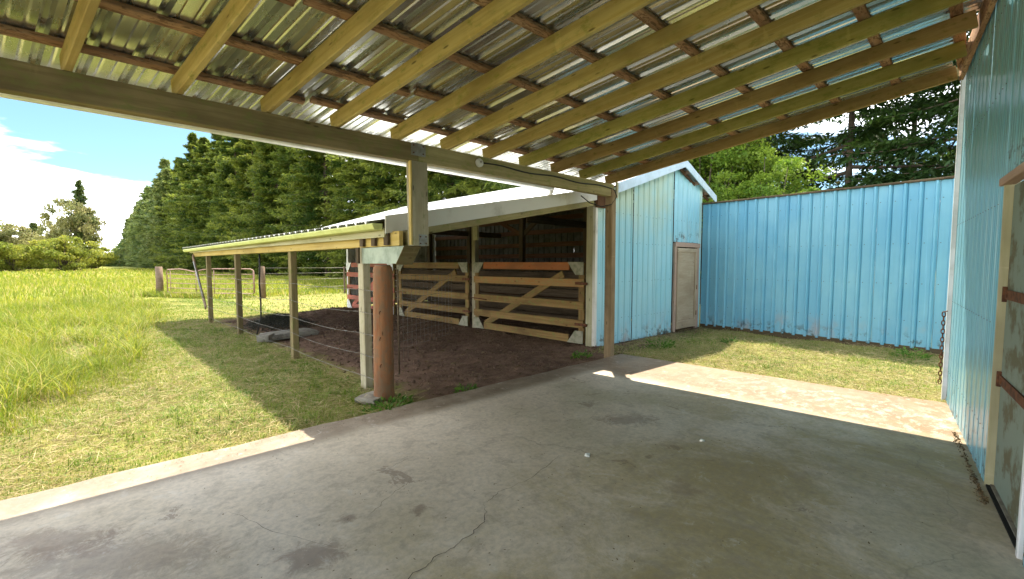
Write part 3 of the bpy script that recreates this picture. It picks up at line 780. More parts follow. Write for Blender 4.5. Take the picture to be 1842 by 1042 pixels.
# small door with frame
df = gn * .02
def gp(u, z, off=.02): return ga + gd_ * u + gn * off + Vector((0, 0, z))
dr = prism('door', [gp(D0 + .07, .03), gp(D1 - .13, .03), gp(D1 - .13, dz - .1), gp(D0 + .07, dz - .1)], gn * .03, M['doorply'], barn)
board('door_rail', gp(D0 + .07, .12, .062), gp(D1 - .13, .12, .062), .022, .17, M['doorply'], dr)
board('door_rail', gp(D0 + .07, dz - .15, .062), gp(D1 - .13, dz - .15, .062), .022, .08, M['doorply'], dr)
board('door_stile', gp(D0 + .10, .2, .062), gp(D0 + .10, dz - .19, .062), .06, .022, M['doorply'], dr, gn)
board('door_stile', gp(D1 - .17, .2, .062), gp(D1 - .17, dz - .19, .062), .07, .022, M['doorply'], dr, gn)
for z in (.35, .95):
    tube('hinge', [gp(D1 - .12, z - .05, .07), gp(D1 - .12, z + .05, .07)], .013, M['rust'], dr, 7)
board('door_frame', gp(D0 + .02, -.02, .03), gp(D0 + .02, dz, .03), .08, .05, M['doorframe'], barn, gn)
board('door_frame', gp(D1 - .05, -.02, .03), gp(D1 - .05, dz, .03), .12, .05, M['doorframe'], barn, gn)
board('door_frame', gp(D0 - .02, dz - .03, .055), gp(D1 + .02, dz - .03, .055), .03, .10, M['doorframe'], barn)
pts = []
for z in (.45, 1.15, 1.9, 2.45):
    for k in range(34):
        u = .1 + k * .115
        if u < gL - .05 and z < gtop(u) - .1 and not (2.6 < u < 3.82 and z < 2.0): pts.append(gp(u, z + random.uniform(-.012, .012), .004))
screws(barn, pts, gn, .0075)
# gate wall: posts, header, jamb
for y, mt in ((7.72, 'post'), (11.1, 'post'), (14.35, 'white_trim')):
    board('gate_post', (6.72, y, -.1), (6.72, y, 2.62), .12, .12, M[mt], barn, (1, 0, 0), .003, 4)
board('gate_post_cheek', (6.66, 7.62, 2.05), (6.66, 7.62, 2.60), .06, .16, M['fascia_wood'], barn, (0, 1, 0), .0, 2)
board('gate_post', (6.66, 4.41, -.1), (6.66, 4.41, 2.6), .15, .12, M['fascia_wood'], barn, (1, 0, 0), .003, 4)
board('wall_header', (6.70, 4.3, 2.60), (6.70, Y1 - .3, 2.60), .05, .18, M['darkwood'], barn)
# interior: rear wall with girts, inside posts, braces, far end wall
y = 3.95
while y < 14.5:
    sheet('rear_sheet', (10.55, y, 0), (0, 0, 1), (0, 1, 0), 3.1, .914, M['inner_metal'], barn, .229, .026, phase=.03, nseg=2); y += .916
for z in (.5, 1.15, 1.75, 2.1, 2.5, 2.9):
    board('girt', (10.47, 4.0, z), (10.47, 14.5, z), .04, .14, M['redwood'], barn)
for y in (6.1, 8.3, 10.6, 12.8):
    board('inner_post', (9.0, y, -.1), (9.0, y, 3.55), .14, .14, M['darkwood'], barn, (1, 0, 0))
board('brace', (9.0, 8.3, 2.3), (9.0, 10.2, 3.2), .04, .12, M['redwood'], barn)
board('brace', (9.0, 8.3, 2.3), (9.0, 7.0, 3.2), .04, .12, M['darkwood'], barn)
board('tie_beam', (6.75, 6.1, 2.45), (10.4, 6.1, 2.45), .04, .16, M['darkwood'], barn)
board('tie_beam', (6.75, 10.6, 2.45), (10.4, 10.6, 2.45), .04, .16, M['darkwood'], barn)
for k, z in enumerate((.15, .36, .57, .78, .99, 1.2, 1.41)):
    board('partition_plank', (8.3, 4.5, z), (8.3, 14.2, z), .03, .19, M['darkwood'], barn)
x = 6.8
while x < 10.5:
    w = min(.914, 10.52 - x)
    sheet('end_sheet', (x, 14.6, 0), (0, 0, 1), (1, 0, 0), 2.7, w, M['stain_roof'], barn, .229, .026, phase=.03, nseg=2); x += .916
# cable hanging from the header, broken prop board and pale conduit at the far corner
cb = thing('hanging_cable', 'dark cable hanging from the barn header to the ground', 'cable', (2.9, 10.2, 0))
tube('cable', [(2.6, 9.42, 1.72), (2.62, 9.5, 1.45), (2.66, 9.72, 1.1), (2.72, 9.88, .7), (2.74, 9.98, .35), (2.7, 10.15, 0)], .016, M['cable'], cb, 6)
lb = thing('leaning_board', 'grey board leaning from the far barn eave against the end post', 'board', (2.45, 13.6, 0))
board('plank', (2.42, 13.45, .35), (2.40, 14.75, 1.72), .14, .03, M['greypost'], lb, (1, 0, 0))
tube('pale_rod', [(2.38, 13.5, .62), (2.35, 14.35, 1.55)], .018, M['plate'], lb, 6)

# ------------------------------------------------------------------ wooden gates across the barn front
def plank_gate(ya, yb, label, tops, rest, gus, posn):
    g = thing('plank_gate', label, 'gate', (6.6, (ya + yb) / 2, .05), 'wooden gates across the barn')
    x0 = 6.60
    zs = [(.0, .15), (.29, .44), (.64, .79), (1.06, 1.21), (1.38, 1.53)]
    for k, (a_, b_) in enumerate(zs):
        mt = tops if k == 4 else rest[k]
        ins = .34 if k in (0, 4) else 0
        board('gate_plank', (x0, ya + ins, (a_ + b_) / 2), (x0, yb - ins, (a_ + b_) / 2), .03, b_ - a_, M[mt], g, (0, 0, 1), .004, 5)
    for yy in (ya + .07, yb - .07):
        board('stile', (x0 + .033, yy, .02), (x0 + .033, yy, 1.51), .13, .03, M['gatewood'], g, (1, 0, 0), .002, 2)
    board('brace', (x0 + .034, yb - .35, .12), (x0 + .034, ya + .5, 1.3), .03, .14, M[posn], g, (0, 0, 1), .003, 4)
    for (yy, s, zz, t) in ((ya, 1, 1.53, -1), (yb, -1, 1.53, -1), (ya, 1, 0, 1), (yb, -1, 0, 1)):
        w1, w2 = .36, .18
        poly = [(x0 - .018, yy, zz), (x0 - .018, yy + s * w1, zz), (x0 - .018, yy + s * w2, zz + t * .24), (x0 - .018, yy, zz + t * .24)]
        o = prism('gusset', poly, (-.012, 0, 0), M[gus], g)
    for z in (1.13, .36):
        board('hinge_strap', (x0 - .03, ya - .09, z), (x0 - .03, ya + .18, z), .02, .05, M['rust'], g)
    tube('latch_rod', [(x0 - .035, yb - .45, .68), (x0 - .035, yb + .06, .70)], .012, M['rust'], g, 6)
    return g
R4 = ['gatewood'] * 4
plank_gate(4.53, 7.62, 'wooden plank gate with orange top board, nearest the blue gable', 'gateorange', ['gatewood', 'gatewood', 'gatewood', 'gatebrown'], 'gusset', 'gatewood')
plank_gate(7.84, 10.98, 'middle wooden plank gate, yellow-brown with pale corner plates', 'gatewood', R4, 'gusset', 'gatewood')
plank_gate(11.22, 14.25, 'faded red plank gate at the far end of the barn, behind the near posts', 'gatered', ['gatered'] * 4, 'white_trim', 'gatered')

# ------------------------------------------------------------------ blue steel fence wall
fence = thing('steel_wall', 'bright blue ribbed steel wall beyond the small lawn', 'wall', (10.3, 1, 0))
fa, fb = Vector((10.50, 3.86, 0)), Vector((10.02, -1.6, 0)); fd = (fb - fa).normalized(); fn = Vector((fd.y, -fd.x, 0))
u = 0; fL = (fb - fa).length
while u < fL:
    sheet('wall_sheet', fa + fd * (u + .80) + Vector((0, 0, .03)), (0, 0, 1), -fd, 2.86, .798, M['fence_blue'], fence, .2, .032, phase=.04, nseg=4, minor=False, groove=.02); u += .8
for k in range(5):
    p = fa + fd * (k * 1.35) + Vector((0, 0, 2.91)); q = fa + fd * (k * 1.35 + 1.345) + Vector((0, 0, 2.91)); board('cap_board', p, q, .09, .035, M['darkwood'], fence, (0, 0, 1), .006, 3)
board('sill', fa - fn * .02 + Vector((0, 0, .0)), fb - fn * .02 + Vector((0, 0, .0)), .05, .12, M['darkwood'], fence)
pts = []
for z in (.5, 1.15, 1.85, 2.6):
    for k in range(52):
        pts.append(fa + fd * (.04 + k * .1) + fn * (-.004 if fn.x > 0 else .004) + Vector((0, 0, z)))
if fn.x > 0: fn = -fn
screws(fence, pts, fn, .0085)

# ------------------------------------------------------------------ round post, wires, mesh
rp = thing('round_post', 'thick reddish-brown round post at the slab edge', 'post', (2.42, 4.36, 0))
vs, fs = [], []; seg = 22; lev = [-.1, 0, .1, .4, .8, 1.2, 1.42, 1.462, 1.475]
for i, z in enumerate(lev):
    r = .112 - .004 * z + (.006 if z < .05 else 0); r = r * (.93 if i == 7 else (.80 if i == 8 else 1))
    for j in range(seg):
        a_ = 2 * math.pi * j / seg; rr = r + .002 * math.sin(3 * a_ + z * 2) + .001 * math.sin(7 * a_); vs.append((z, rr * math.cos(a_), rr * math.sin(a_)))
for i in range(len(lev) - 1):
    for j in range(seg): fs.append((i * seg + j, i * seg + (j + 1) % seg, (i + 1) * seg + (j + 1) % seg, (i + 1) * seg + j))
mt, _ = frame((2.42, 4.36, 0), (2.435, 4.37, 1.5), (1, 0, 0))
fs.append(tuple((len(lev) - 1) * seg + j for j in range(seg)))
o = link('shaft', mesh('shaft', vs, fs, True), M['roundpost'], rp, mt)
tube('shaft_top', [(2.434, 4.37, 1.468), (2.434, 4.37, 1.484)], .086, M['greypost'], rp, 16)
for z in (.36, .66, .95):
    tube('staple', [(2.33, 4.27, z), (2.32, 4.26, z + .01), (2.34, 4.27, z + .03)], .006, M['rust'], rp, 5)
wf = thing('wire_fence', 'sagging strands of barbed wire strung along the barn posts', 'fence', (2.42, 9, 0))
ys = [4.34] + PY
for z in (.14, .40, .66, .92, 1.19):
    pts = []
    for (ya, yb) in zip(ys[:-1], ys[1:]):
        sag = random.uniform(.01, .05) * (yb - ya) / 3
        for k in range(8):
            s = k / 8; pts.append((2.43 - .0, ya + (yb - ya) * s, z - sag * 4 * s * (1 - s) + random.uniform(-.003, .003)))
    pts.append((2.43, ys[-1], z)); w_ = tube('wire_strand', pts, .0028, M['wire'], wf, 4)
    barbs = []
    for k in range(70):
        i = random.randrange(len(pts) - 1); s = random.random(); a_ = Vector(pts[i]); b_ = Vector(pts[i + 1]); c_ = a_ + (b_ - a_) * s
        d_ = Vector((random.uniform(-1, 1), random.uniform(-.3, .3), random.uniform(-1, 1))).normalized() * .016; barbs.append(([c_ - d_, c_ + d_], .0012))
    b = tubes('barb', barbs, M['wire'], w_, 3); b['kind'] = 'stuff'
mesh_p = thing('mesh_panel', 'thin welded wire mesh panel standing behind the round post', 'wire panel', (3.6, 5.4, 0))
ma, mb = Vector((3.15, 5.25, 0)), Vector((4.55, 5.85, 0)); lst = []
md = (mb - ma)
for k in range(15):
    p = ma + md * (k / 14); lst.append(([p + Vector((0, 0, .12 if k < 3 else .30)), p + Vector((0, 0, 1.33))], .0022))
mw1 = tubes('upright_wire', lst, M['wire'], mesh_p, 4); mw1['kind'] = 'stuff'
lst = []
for k in range(11):
    z = .30 + k * .103; lst.append(([ma + Vector((0, 0, z)), ma + md * .5 + Vector((0, .02, z - .01)), mb + Vector((0, 0, z))], .0022))
mw2 = tubes('cross_wire', lst, M['wire'], mesh_p, 4); mw2['kind'] = 'stuff'
tube('rod', [ma + Vector((0, 0, -.05)), ma + Vector((0, 0, 1.42))], .011, M['darkwood'], mesh_p, 6)

# stone slab, pile, concrete collar, weeds
def rough_block(name, cx, cy, cz, sx, sy, sz, rot, m, parent=None, seed=1):
    r = random.Random(seed); vs = []; fs = []; nx_, ny_ = 6, 4
    for k, z in enumerate((0, sz * .5, sz)):
        for i in range(nx_ + 1):
            for j in range(ny_ + 1):
                e = .93 if k != 1 else 1
                vs.append((sx * (i / nx_ - .5) * e + r.uniform(-.012, .012), sy * (j / ny_ - .5) * e + r.uniform(-.012, .012), z + r.uniform(-.008, .008)))
    me = bpy.data.meshes.new(name); b = bmesh.new(); [b.verts.new(v) for v in vs]; bmesh.ops.convex_hull(b, input=b.verts)
    bmesh.ops.delete(b, geom=[v for v in b.verts if not v.link_faces], context='VERTS'); b.to_mesh(me); b.free()
    mt = Matrix.Translation((cx, cy, cz)) @ Matrix.Rotation(rot, 4, 'Z'); return link(name, me, m, parent, mt)
tag(rough_block('stone_slab', 3.15, 9.55, -.02, 1.0, .55, .10, .15, M['stone'], seed=3), 'flat grey stone slab lying between the barn posts', 'stone')
tag(rough_block('stone', 2.62, 9.28, -.02, .32, .22, .13, .9, M['stone'], seed=5), 'small squared stone beside the flat stone slab', 'stone')
tag(rough_block('concrete_lump', 2.33, 4.42, -.04, .34, .28, .055, .4, M['stone'], seed=9), 'pale lump of concrete at the foot of the round post', 'concrete lump')
# dark hay / netting pile
n = 5000; P = np.stack([rng.normal(3.45, .30, n), rng.normal(11.3, .55, n), np.zeros(n)], 1)
hgt = .30 * np.exp(-((P[:, 0] - 3.45) ** 2 / .25 + (P[:, 1] - 11.3) ** 2 / .7)); P[:, 2] = gz(P[:, 0], P[:, 1]) + hgt * rng.random(n) ** .4
D = rvec(n, rng); D[:, 2] *= .4; D = unit(D); V, F = leaf_quads(P, D, unit(np.cross(D, rvec(n, rng))), rng.uniform(.08, .22, n), np.full(n, .008))
M['darkhay'] = leafmat('old_dark_hay', (.02, .022, .018), (.07, .07, .045), None, .1)
tag(link('hay_pile', np_mesh('hay_pile', V, F, np.repeat(rng.random(n), 4)), M['darkhay']), 'low heap of dark old hay behind the second barn post', 'hay pile')

# ------------------------------------------------------------------ far tube gate and its fence
tg = thing('tube_gate', 'rusty tubular steel farm gate closed across the field entrance', 'gate', (4.4, 23.5, 0))
A, B = Vector((3.15, 25.6, 0)), Vector((5.72, 21.6, 0)); d = B - A
P_ = lambda s, z: A + d * s + Vector((0, 0, z))
tube('gate_frame', [P_(0, .18), P_(0, 1.14), P_(.015, 1.22), P_(.15, 1.25), P_(.24, 1.20), P_(.32, 1.12), P_(.42, 1.22), P_(.55, 1.26), P_(.96, 1.26), P_(.99, 1.2), P_(1, 1.1), P_(1, .2), P_(.97, .15), P_(.03, .13), P_(0, .18)], .022, M['tubegate'], tg, 8)
for z in (.37, .6, .82, 1.02): tube('gate_rail', [P_(0, z), P_(.33, z - .04), P_(1, z)], .017, M['tubegate'], tg, 6)
for s in (.04, .34, .55, .99): tube('gate_upright', [P_(s, .14), P_(s, 1.2)], .015, M['tubegate'], tg, 6)
def round_post(x, y, h, r, label):
    o = thing('gate_post', label, 'post', (x, y, 0)); tube('shaft', [(x, y, -.2), (x + .01, y, h * .5), (x, y, h - .02)], r, M['greypost'], o, 12, r * .94)
    tube('shaft_top', [(x, y, h - .021), (x, y, h)], r * .9, M['greypost'], o, 12, r * .75); return o
round_post(2.93, 26.2, 1.36, .15, 'weathered round post at the hinge end of the far gate')
round_post(5.95, 21.3, 1.38, .13, 'weathered round post at the latch end of the far gate')
wf2 = thing('wire_fence', 'straight wire fence running from the far gate towards the conifers', 'fence', (8, 23, 0))
for z in (.35, .75, 1.05, 1.3): tube('wire_strand', [(6.1, 21.3, z), (10, 22.0, z - .02), (14, 22.6, z), (18, 23.2, z)], .008, M['wire'], wf2, 4)
for x_ in (10, 14, 18): board('fence_stake', (x_, 21.3 + (x_ - 6.1) * .16, -.1), (x_, 21.3 + (x_ - 6.1) * .16, 1.35), .07, .07, M['greypost'], wf2, (1, 0, 0))

# ------------------------------------------------------------------ trees
def conifer_mesh(seed, H, R, NB, NS, NU, leaf, zmin=.03, droop=.45, zmax=1.0, flat=1.0, tr=1.0, ex=.72):
    r = np.random.default_rng(seed)
    t = zmin + (zmax - zmin) * (np.arange(NB) + r.random(NB)) / NB; t = t ** 1.0
    az = r.random(NB) * 6.283; prof = np.minimum(1, .62 + t * 2.2) * (1 - t) ** ex * (1 - t ** 9 * .6) + .02
    lobe = 1 + .18 * np.sin(az * 2 + seed) + .12 * np.sin(az * 5 + t * 14)
    L = R * prof * lobe * np.where(r.random(NB) < .25, r.uniform(1.05, 1.35, NB), r.uniform(.55, 1.05, NB)); z0 = H * t
    s = (np.arange(NS) + .5)[None, :] / NS + r.uniform(-.03, .03, (NB, NS)); s = .14 + .86 * s
    dr = droop * r.uniform(.6, 1.3, NB)[:, None]
    rad = L[:, None] * s; z = z0[:, None] - L[:, None] * (dr * s - .55 * dr * s ** 2.5)
    ca, sa = np.cos(az)[:, None], np.sin(az)[:, None]
    base = np.stack([rad * ca, rad * sa, z], -1)
    side = np.array([-1, 1])[None, None, :]
    ang = az[:, None, None] + side * r.uniform(.5, 1.15, (NB, NS, 2))
    tl = np.clip(.42 * L[:, None, None] * (1.12 - s[:, :, None]), .22, 1.5) * r.uniform(.6, 1.2, (NB, NS, 2))
    tdz = -r.uniform(.05, .55, (NB, NS, 2))
    td = unit(np.stack([np.cos(ang), np.sin(ang), tdz * flat], -1))
    u = (np.arange(NU) + .6) / NU
    P = base[:, :, None, None, :] + td[:, :, :, None, :] * (tl[..., None] * u)[..., None]
    n = NB * NS * 2 * NU; P = P.reshape(-1, 3) + r.normal(0, leaf * .18, (n, 3))
    T = np.broadcast_to(td[:, :, :, None, :], (NB, NS, 2, NU, 3)).reshape(-1, 3)
    D = unit(T + r.normal(0, .42, (n, 3)) + np.array([0, 0, -.12])); N = unit(np.cross(D, np.array([0, 0, 1.]) + r.normal(0, .45, (n, 3))))
    Ls = leaf * r.uniform(.7, 1.5, n); V, F = leaf_quads(P, D, N, Ls, Ls * .34)
    rb = np.broadcast_to(r.random(NB)[:, None, None, None], (NB, NS, 2, NU)).reshape(-1)
    tip = np.broadcast_to(s[:, :, None, None], (NB, NS, 2, NU)).reshape(-1)
    rnd = np.clip(.30 * rb + .22 * r.random(n) + .62 * np.clip(tip - .35, 0, 1) ** 1.3, 0, 1)
    rnd = np.where(r.random(n) < .015, .95, np.minimum(rnd, .89))
    crown = np_mesh('crown', V, F, np.repeat(rnd, 4))
    lst = [([(0, 0, -.3), (.05, .02, H * .3), (-.03, .04, H * .65), (0, 0, H * .985)], (R * .075 + .06) * tr, .02)]
    for i in range(0, NB, 2):
        bs = [tuple(base[i, k]) for k in (0, NS // 2, NS - 2)]; lst.append(([(0, 0, float(z0[i]))] + bs, .018 + .012 * float(L[i]), .006))
    vs, fs = [], []
    for pts, a, b in lst:
        x_, y_ = tube_geo(pts, a, 5, b, len(vs)); vs += x_; fs += y_
    return crown, mesh('trunk', vs, fs, True)
def tree_from(meshes, name, label, cat, x, y, rot, sc, group, mc, z=-.05):
    t = thing(name, label, cat, (x, y, z), group)
    for nm, me, m in (('crown', meshes[0], mc), ('trunk', meshes[1], M['bark'])):
        o = bpy.data.objects.new(nm, me); C.objects.link(o); o.parent = t
        if not me.materials: me.materials.append(m)
        o.rotation_euler = (0, 0, rot); o.scale = sc
    return t
variants = [conifer_mesh(11 + k, 27, 5.4, 270, 17, 6, .42, droop=.3, flat=.6, ex=.52) for k in range(3)]
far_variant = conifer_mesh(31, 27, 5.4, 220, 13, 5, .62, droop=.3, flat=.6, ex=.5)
near_variants = [conifer_mesh(51 + k, 24, 5.4, 330, 18, 7, .30, droop=.35, zmax=.9, flat=.7) for k in range(2)]
G1 = 'conifers in the dense row along the field'
row = []
yy = 27.0; k = 0
while yy < 330:
    xx = 19.5 + .012 * yy + random.uniform(-1, 1.2)
    target = np.interp(yy, [25, 60, 100, 130, 170, 220, 330], [22, 24, 27.5, 31, 31, 29, 25]) * random.uniform(.84, 1.07)
    row.append((xx, yy, target)); yy += 4.4 + random.uniform(-.8, 1.2) if yy < 110 else 7.5
for k, (xx, yy, Ht) in enumerate(row):
    s = Ht / 27
    far_ = yy > 150
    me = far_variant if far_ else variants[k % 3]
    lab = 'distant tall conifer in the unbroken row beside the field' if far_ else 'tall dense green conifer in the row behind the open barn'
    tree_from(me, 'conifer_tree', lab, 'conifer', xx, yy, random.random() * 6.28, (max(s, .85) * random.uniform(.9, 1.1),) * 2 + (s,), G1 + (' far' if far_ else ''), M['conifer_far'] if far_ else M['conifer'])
# behind the barn roof
for k, (xx, yy, Ht) in enumerate([(17.5, 22.5, 20), (18.8, 18, 22), (17.2, 13.6, 19), (19.5, 9.4, 22)]):
    tree_from(near_variants[k % 2], 'conifer_tree', ['dense conifer behind the barn roof, left of the stub post', 'dense conifer behind the barn roof, directly behind the stub post', 'dense conifer behind the barn roof, right of the stub post', 'dense conifer behind the ridge of the blue gable'][k], 'conifer', xx, yy, 1.7 * k, (Ht / 24,) * 3, 'conifers behind the barn roof', M['conifer'])
# dark cedars with sky showing through, behind the blue wall
cedar = [conifer_mesh(71, 19, 5.2, 120, 20, 7, .22, zmin=.10, droop=.30, zmax=.85, tr=.42), conifer_mesh(72, 19, 4.8, 105, 20, 7, .22, zmin=.10, droop=.25, zmax=.85, tr=.36)]
cl = ['dark spreading cedar behind the blue wall, beside the bright maple', 'dark cedar with drooping limbs behind the middle of the blue wall', 'dark cedar behind the blue wall, close to the workshop corner', 'dark cedar standing further back behind the blue wall', 'dark cedar partly hidden by the workshop wall', 'far dark cedar seen between the maple and the nearer cedars', 'far dark cedar showing low between cedar limbs at the right']
for k, (xx, yy, rt) in enumerate([(21.5, 5.6, .3), (20.5, 2.2, 2.1), (18.6, -.9, 4.0), (27, .6, 1.0), (19, -5.0, 5.0), (27, 6.5, 2.7), (31, -4, 5.5)]):
    tree_from(cedar[k % 2], 'cedar_tree', cl[k], 'cedar', xx, yy, rt, (1.0, 1.0, 1.0), 'cedars behind the blue wall', M['cedar'])

def broadleaf_mesh(seed, H, R, z0, nclus, nleaf, leaf, cr=.8, trunk=.2):
    r = np.random.default_rng(seed); c = []; lst = []
    hub = np.array([0, 0, z0 * .8]); lst.append(([(0, 0, -.2), (.03, .02, z0 * .4), tuple(hub)], trunk, trunk * .7))
    for i in range(nclus):
        d = r.normal(size=3); d /= np.linalg.norm(d); d[2] = d[2] * .9
        rad = r.random() ** .4
        p = np.array([d[0] * R * rad, d[1] * R * rad, (z0 + H) / 2 + d[2] * (H - z0) / 2 * rad]); c.append(p)
        if i % 2 == 0:
            mid = hub * .5 + p * .5 + r.normal(0, .12 * R, 3) * .5 - np.array([0, 0, .05 * H]); lst.append(([tuple(hub), tuple(mid), tuple(p)], trunk * .35, .012))
    c = np.array(c); idx = r.integers(0, nclus, nleaf); sz = r.uniform(.6, 1.2, nclus)[idx] * cr
    off = rvec(nleaf, r) * (r.random(nleaf) ** .5)[:, None] * sz[:, None]; off[:, 2] *= .6
    P = c[idx] + off; D = rvec(nleaf, r); D[:, 2] -= .3; D = unit(D); N = unit(np.cross(D, rvec(nleaf, r)))
    Ls = leaf * r.uniform(.7, 1.3, nleaf); V, F = leaf_quads(P, D, N, Ls, Ls * .65)
    rnd = np.minimum(.5 * r.random(nclus)[idx] + .5 * r.random(nleaf), .89); rnd = np.where(r.random(nleaf) < .03, .95, rnd)
    vs, fs = [], []
    for pts, a, b in lst:
        x_, y_ = tube_geo(pts, a, 6, b, len(vs)); vs += x_; fs += y_
    return np_mesh('crown', V, F, np.repeat(rnd, 4)), mesh('trunk', vs, fs, True)
mp1 = broadleaf_mesh(5, 9.5, 2.6, 1.2, 120, 26000, .13, .62, .14)
tree_from(mp1, 'maple_tree', 'sunlit yellow-green maple behind the peak of the blue gable', 'maple', 17.0, 6.3, 0, (1, 1, 1), None, M['maple'])
tree_from(mp1, 'maple_tree', 'small bright maple lower behind the corner of the blue wall', 'maple', 14.8, 3.6, 2.2, (.62, .62, .55), None, M['maple'])
sap = broadleaf_mesh(6, 3.6, .8, 1.6, 20, 1500, .14, .35, .03)
tree_from(sap, 'sapling', 'bright yellow-green sapling top showing above the barn roof', 'sapling', 14.2, 12.8, 0, (1.3, 1.3, 1.45), None, M['maple'])
# distant trees on the left of the field
bs1 = broadleaf_mesh(8, 8.5, 5.6, .2, 75, 12000, .36, 1.35, .3)
bs2 = broadleaf_mesh(9, 12, 6.5, 2, 110, 12000, .42, 1.3, .35)
fa_r = conifer_mesh(91, 26, 6.2, 120, 13, 5, .7, zmin=.2, droop=.35)
def at(px, d):   # a spot d metres out, in the direction of a photo column (plan placement only)
    a_ = RAD(44.05) - math.atan((px - 921) / 768.24); return d * math.cos(a_), d * math.sin(a_)
fars = [('round_tree', bs1, 118, 118, (1.1, 1.1, 1.0), 'bush', 'round yellow-green tree standing alone at the far edge of the field'),
        ('spring_tree', bs2, 138, 150, (.95, .95, 2.15), 'pale_leaf', 'tall half-bare pale tree beside the lone distant conifer'),
        ('spring_tree', bs2, 102, 165, (.55, .55, 1.6), 'pale_leaf', 'slim half-bare tree left of the lone distant conifer'),
        ('lone_conifer', fa_r, 152, 150, (.72, .72, 1.22), 'conifer_far', 'lone ragged conifer topping the distant trees at the left'),
        ('spring_tree', bs2, 6, 130, (.95, .95, 1.25), 'pale_leaf', 'pale leafing tree at the far left edge of the field'),
        ('round_tree', bs1, 24, 120, (.8, .8, .8), 'bush', 'low rounded yellow-green tree near the far left edge'),
        ('round_tree', bs1, 55, 150, (1.0, 1.0, .65), 'bush', 'low pale bush between the far left trees and the round tree'),
        ('round_tree', bs1, 168, 160, (1.0, 1.0, .95), 'bush', 'low yellow-green bush where the conifer row begins'),
        ('distant_conifer', far_variant, 4, 128, (.5, .5, .35), 'conifer_far', 'small dark conifer at the far left edge of the field'),
        ('distant_conifer', far_variant, 66, 260, (1.2, 1.2, .95), 'conifer_far', 'small blue-green conifer in the gap between distant trees'),
        ('round_tree', bs1, -60, 120, (1.3, 1.3, 1.3), 'bush', 'broad yellow-green tree just outside the left edge'),
        ('round_tree', bs1, 92, 190, (1.3, 1.3, .75), 'bush', 'broad low tree behind the lone round tree')]
for nm, me, px, d_, sc, mt, lab in fars:
    X_, Y_ = at(px, d_)
    m_ = me
    if me.__class__ is tuple and me[0].materials and me[0].materials[0] != M[mt]:
        m_ = (me[0].copy(), me[1]); m_[0].materials.clear()
    tree_from(m_, nm, lab, 'tree' if 'conifer' not in nm else 'conifer', X_, Y_, random.random() * 6, (sc[0] * .86, sc[1] * .86, sc[2] * (.85 if nm == 'round_tree' else (.70 if nm != 'lone_conifer' else .69))), 'distant trees at the left', M[mt])
# far wood closing the horizon
n = 14000; r = rng; ang = r.uniform(RAD(44.05 + 40), RAD(44.05 + 62), n); rr_ = r.uniform(300, 330, n); hh_ = 9 + 3 * np.sin(ang * 60) + 2 * np.sin(ang * 143)
P = np.stack([rr_ * np.cos(ang), rr_ * np.sin(ang), r.random(n) * hh_], 1); D = rvec(n, r); V, F = leaf_quads(P, D, unit(np.cross(D, rvec(n, r))), r.uniform(1.2, 2.4, n), r.uniform(.8, 1.4, n))
w_ = link('far_wood', np_mesh('far_wood', V, F, np.repeat(np.minimum(r.random(n), .89), 4)), M['conifer_far']); w_['kind'] = 'stuff'

# ------------------------------------------------------------------ grass
def slab_mask(x, y): return (y < 4.15 - .088 * x) & (x < 6.36) & (y > -1)
def blades(P, H, Wd, lean, r, seg=3):
    n = len(P); az = r.random(n) * 6.283; ld = np.stack([np.cos(az), np.sin(az), np.zeros(n)], 1); sd = np.stack([-np.sin(az + r.normal(0, .6, n)), np.cos(az), np.zeros(n)], 1); sd = unit(sd)
    rows = []
    for k in range(seg + 1):
        t = k / seg; c = P + np.array([0, 0, 1.]) * (H * (t - .35 * (lean / H).clip(0, 1.6) * t ** 2.2))[:, None] + ld * (lean * t ** 1.8)[:, None]
        if k < seg:
            w = (Wd * (1 - .75 * t) * .5)[:, None]; rows += [c - sd * w, c + sd * w]
        else: rows += [c]
    V = np.stack(rows, 1); m = V.shape[1]; b = (np.arange(n) * m)[:, None]
    tri = []
    for k in range(seg - 1):
        tri += [[2 * k, 2 * k + 1, 2 * k + 3], [2 * k, 2 * k + 3, 2 * k + 2]]
    tri += [[2 * seg - 2, 2 * seg - 1, 2 * seg]]
    F = (b[:, :, None] + np.array(tri)[None]).reshape(-1, 3)
    return V.reshape(-1, 3), F, m
def clumpy(x, y):
    return .5 + .25 * np.sin(x * 1.7 + 2 * np.sin(y * .9)) + .25 * np.sin(y * 1.3 + 2.3 * np.sin(x * 1.1 + 1)) 
def tall_edge(y):   # x of the mown/tall border
    return np.interp(y, [4.9, 5.4, 6.0, 7.6, 9.5, 12, 17, 22, 26, 31], [-3.0, -.9, .45, 1.1, 1.25, 1.5, 2.5, 2.9, 4.0, 17]) 
